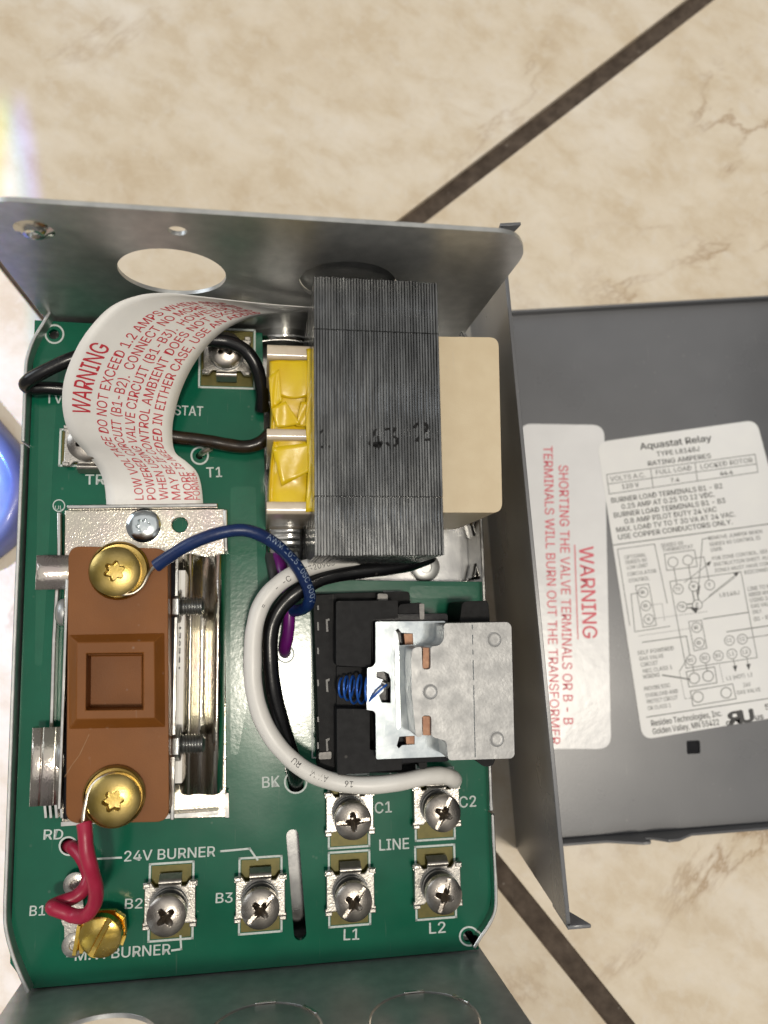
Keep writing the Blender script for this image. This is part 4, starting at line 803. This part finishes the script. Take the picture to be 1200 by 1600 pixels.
pr([(655, 943), (663, 943), (663, 968), (656, 968)], 2, 17.2, 0.4).build('contact_tab', M['tab_grey'], rel, bevel=0.2)
zp = 20.5
dh = PL([(588, 1050), (600, 1049), (607, 1053), (610, 1062), (610, 1098), (596, 1097), (592, 1086), (599, 1080), (599, 1062), (588, 1058)], zp)
s_a = PL([(618, 985), (622, 982), (627, 989), (645, 990), (646, 1007), (624, 1008), (622, 991)], zp); s_b = PL([(620, 1165), (623, 1169), (628, 1164), (648, 1163), (648, 1150), (624, 1151)], zp)
plt = MB().prism(round_poly(PL([(586, 971), (697, 970), (700, 1183), (587, 1186), (586, 1114), (582, 1110), (572, 1109), (573, 1043), (582, 1041), (586, 1036)], zp), 0.5, 3), zp - 1.3, zp, [dh, s_a, s_b], fr=lambda a, b, c: (a, b, c - math.tan(R_(4.0))*(a - P(640, 1080, zp).x))).build('armature_plate', M['relay_steel'], rel, bevel=0.25)
for q_ in ([(631, 990), (645, 990), (645, 1007), (633, 1008)], [(634, 1151), (647, 1150), (647, 1163), (635, 1163)]): pr(q_, 16, 19.6, 0.2).build('copper_pad', M['copper'], rel, bevel=0.2)
pr([(611, 1005), (623, 1008), (626, 1140), (614, 1136)], zp, zp + 0.25, 1).build('pressed_rib', M['relay_steel'], rel, bevel=0.12)
zk = 29.5
capo = PL([(693.6, 974), (794, 972), (799, 978), (804, 1180), (799.5, 1185), (700.5, 1188), (697.5, 1158), (674, 1151), (674, 1118), (659, 1118), (660, 1151), (650, 1152), (643.5, 1085), (642.5, 1030), (644, 1015), (650, 1011), (659, 1011), (660, 1046), (673, 1046), (672.5, 1010), (686, 1009), (693.6, 1000)], zk)
dim = [circle(*P(u, v, zk)[:2], 2.0, 28) for u, v in ((772, 999.5), (776, 1155), (672, 1081))]
pad_y = lambda ps, c, k: [((x - c[0])*k + c[0], (y - c[1])*k + c[1]) for x, y in ps]
capm = MB().prism(round_poly(capo, 0.9, 4), 15.0, zk).build('relay_cap', M['casting'], rel, bevel=0.55, seg=3)
for u, v in ((772, 999.5), (776, 1155), (672, 1081)):
    c = P(u, v, zk); MB().lathe([(1.95, -0.2), (1.95, 0.10), (1.75, 0.16), (1.55, 0.02), (0.9, 0.05), (0.1, 0.07)], c, n=32).build('ejector_mark', M['casting'], rel, smooth=50)
m = MB(); A = P(738, 976, zk); Bv = P(742.6, 1184, zk); dd = (Bv - A); ln = 26
for k in range(ln):
    if random.random() < 0.8: p = A + dd*(k/ln); q_ = A + dd*((k + 0.93)/ln); m.add([(p.x - .13, p.y, zk + .04), (p.x + .13, p.y, zk + .04), (q_.x + .13, q_.y, zk + .04), (q_.x - .13, q_.y, zk + .04), (p.x, p.y, zk + .16), (q_.x, q_.y, zk + .16)], [(0, 1, 4), (1, 2, 5, 4), (2, 3, 5), (3, 0, 4, 5)])
m.build('parting_line', M['relay_steel'], rel)
for q_ in ([(661, 1012), (672, 1012), (671.5, 1045), (660, 1045)], [(660, 1119), (673.5, 1119), (673.5, 1149), (661, 1149)]): pr(q_, 15, zk - 1.6, 0.2).build('copper_pad', M['copper'], rel, bevel=0.2)
# blue return spring
c0 = P(533, 1074, 15.5); c1 = P(590, 1080, 19.5); ax = (c1 - c0); u_ = Vector((0, 1, 0)); u_ = (u_ - ax.normalized()*u_.dot(ax.normalized())).normalized(); w_ = ax.normalized().cross(u_)
hp = [c0 + ax*((t/120)**1.25*0.80) + (u_*math.cos(t/120*2*math.pi*4.4) + w_*math.sin(t/120*2*math.pi*4.4)) * (2.4 + 1.3*min(1, t/70) + 0.15*math.sin(t*0.31)) for t in range(121)]
hp += [hp[-1].lerp(P(604, 1070, zp + 1.9), f) + Vector((0, 0.5*math.sin(f*3.1), 1.6*math.sin(f*3.1))) for f in (0.3, 0.6, 0.85, 1.0)]
MB().tube(hp, 0.31, 8).build('return_spring', M['spring'], rel, smooth=70)
MB().tube([P(597, 1066, zp - 0.3), P(606, 1071, zp + 1.2)], 0.9, 10).build('spring_hook', M['nickel'], rel)
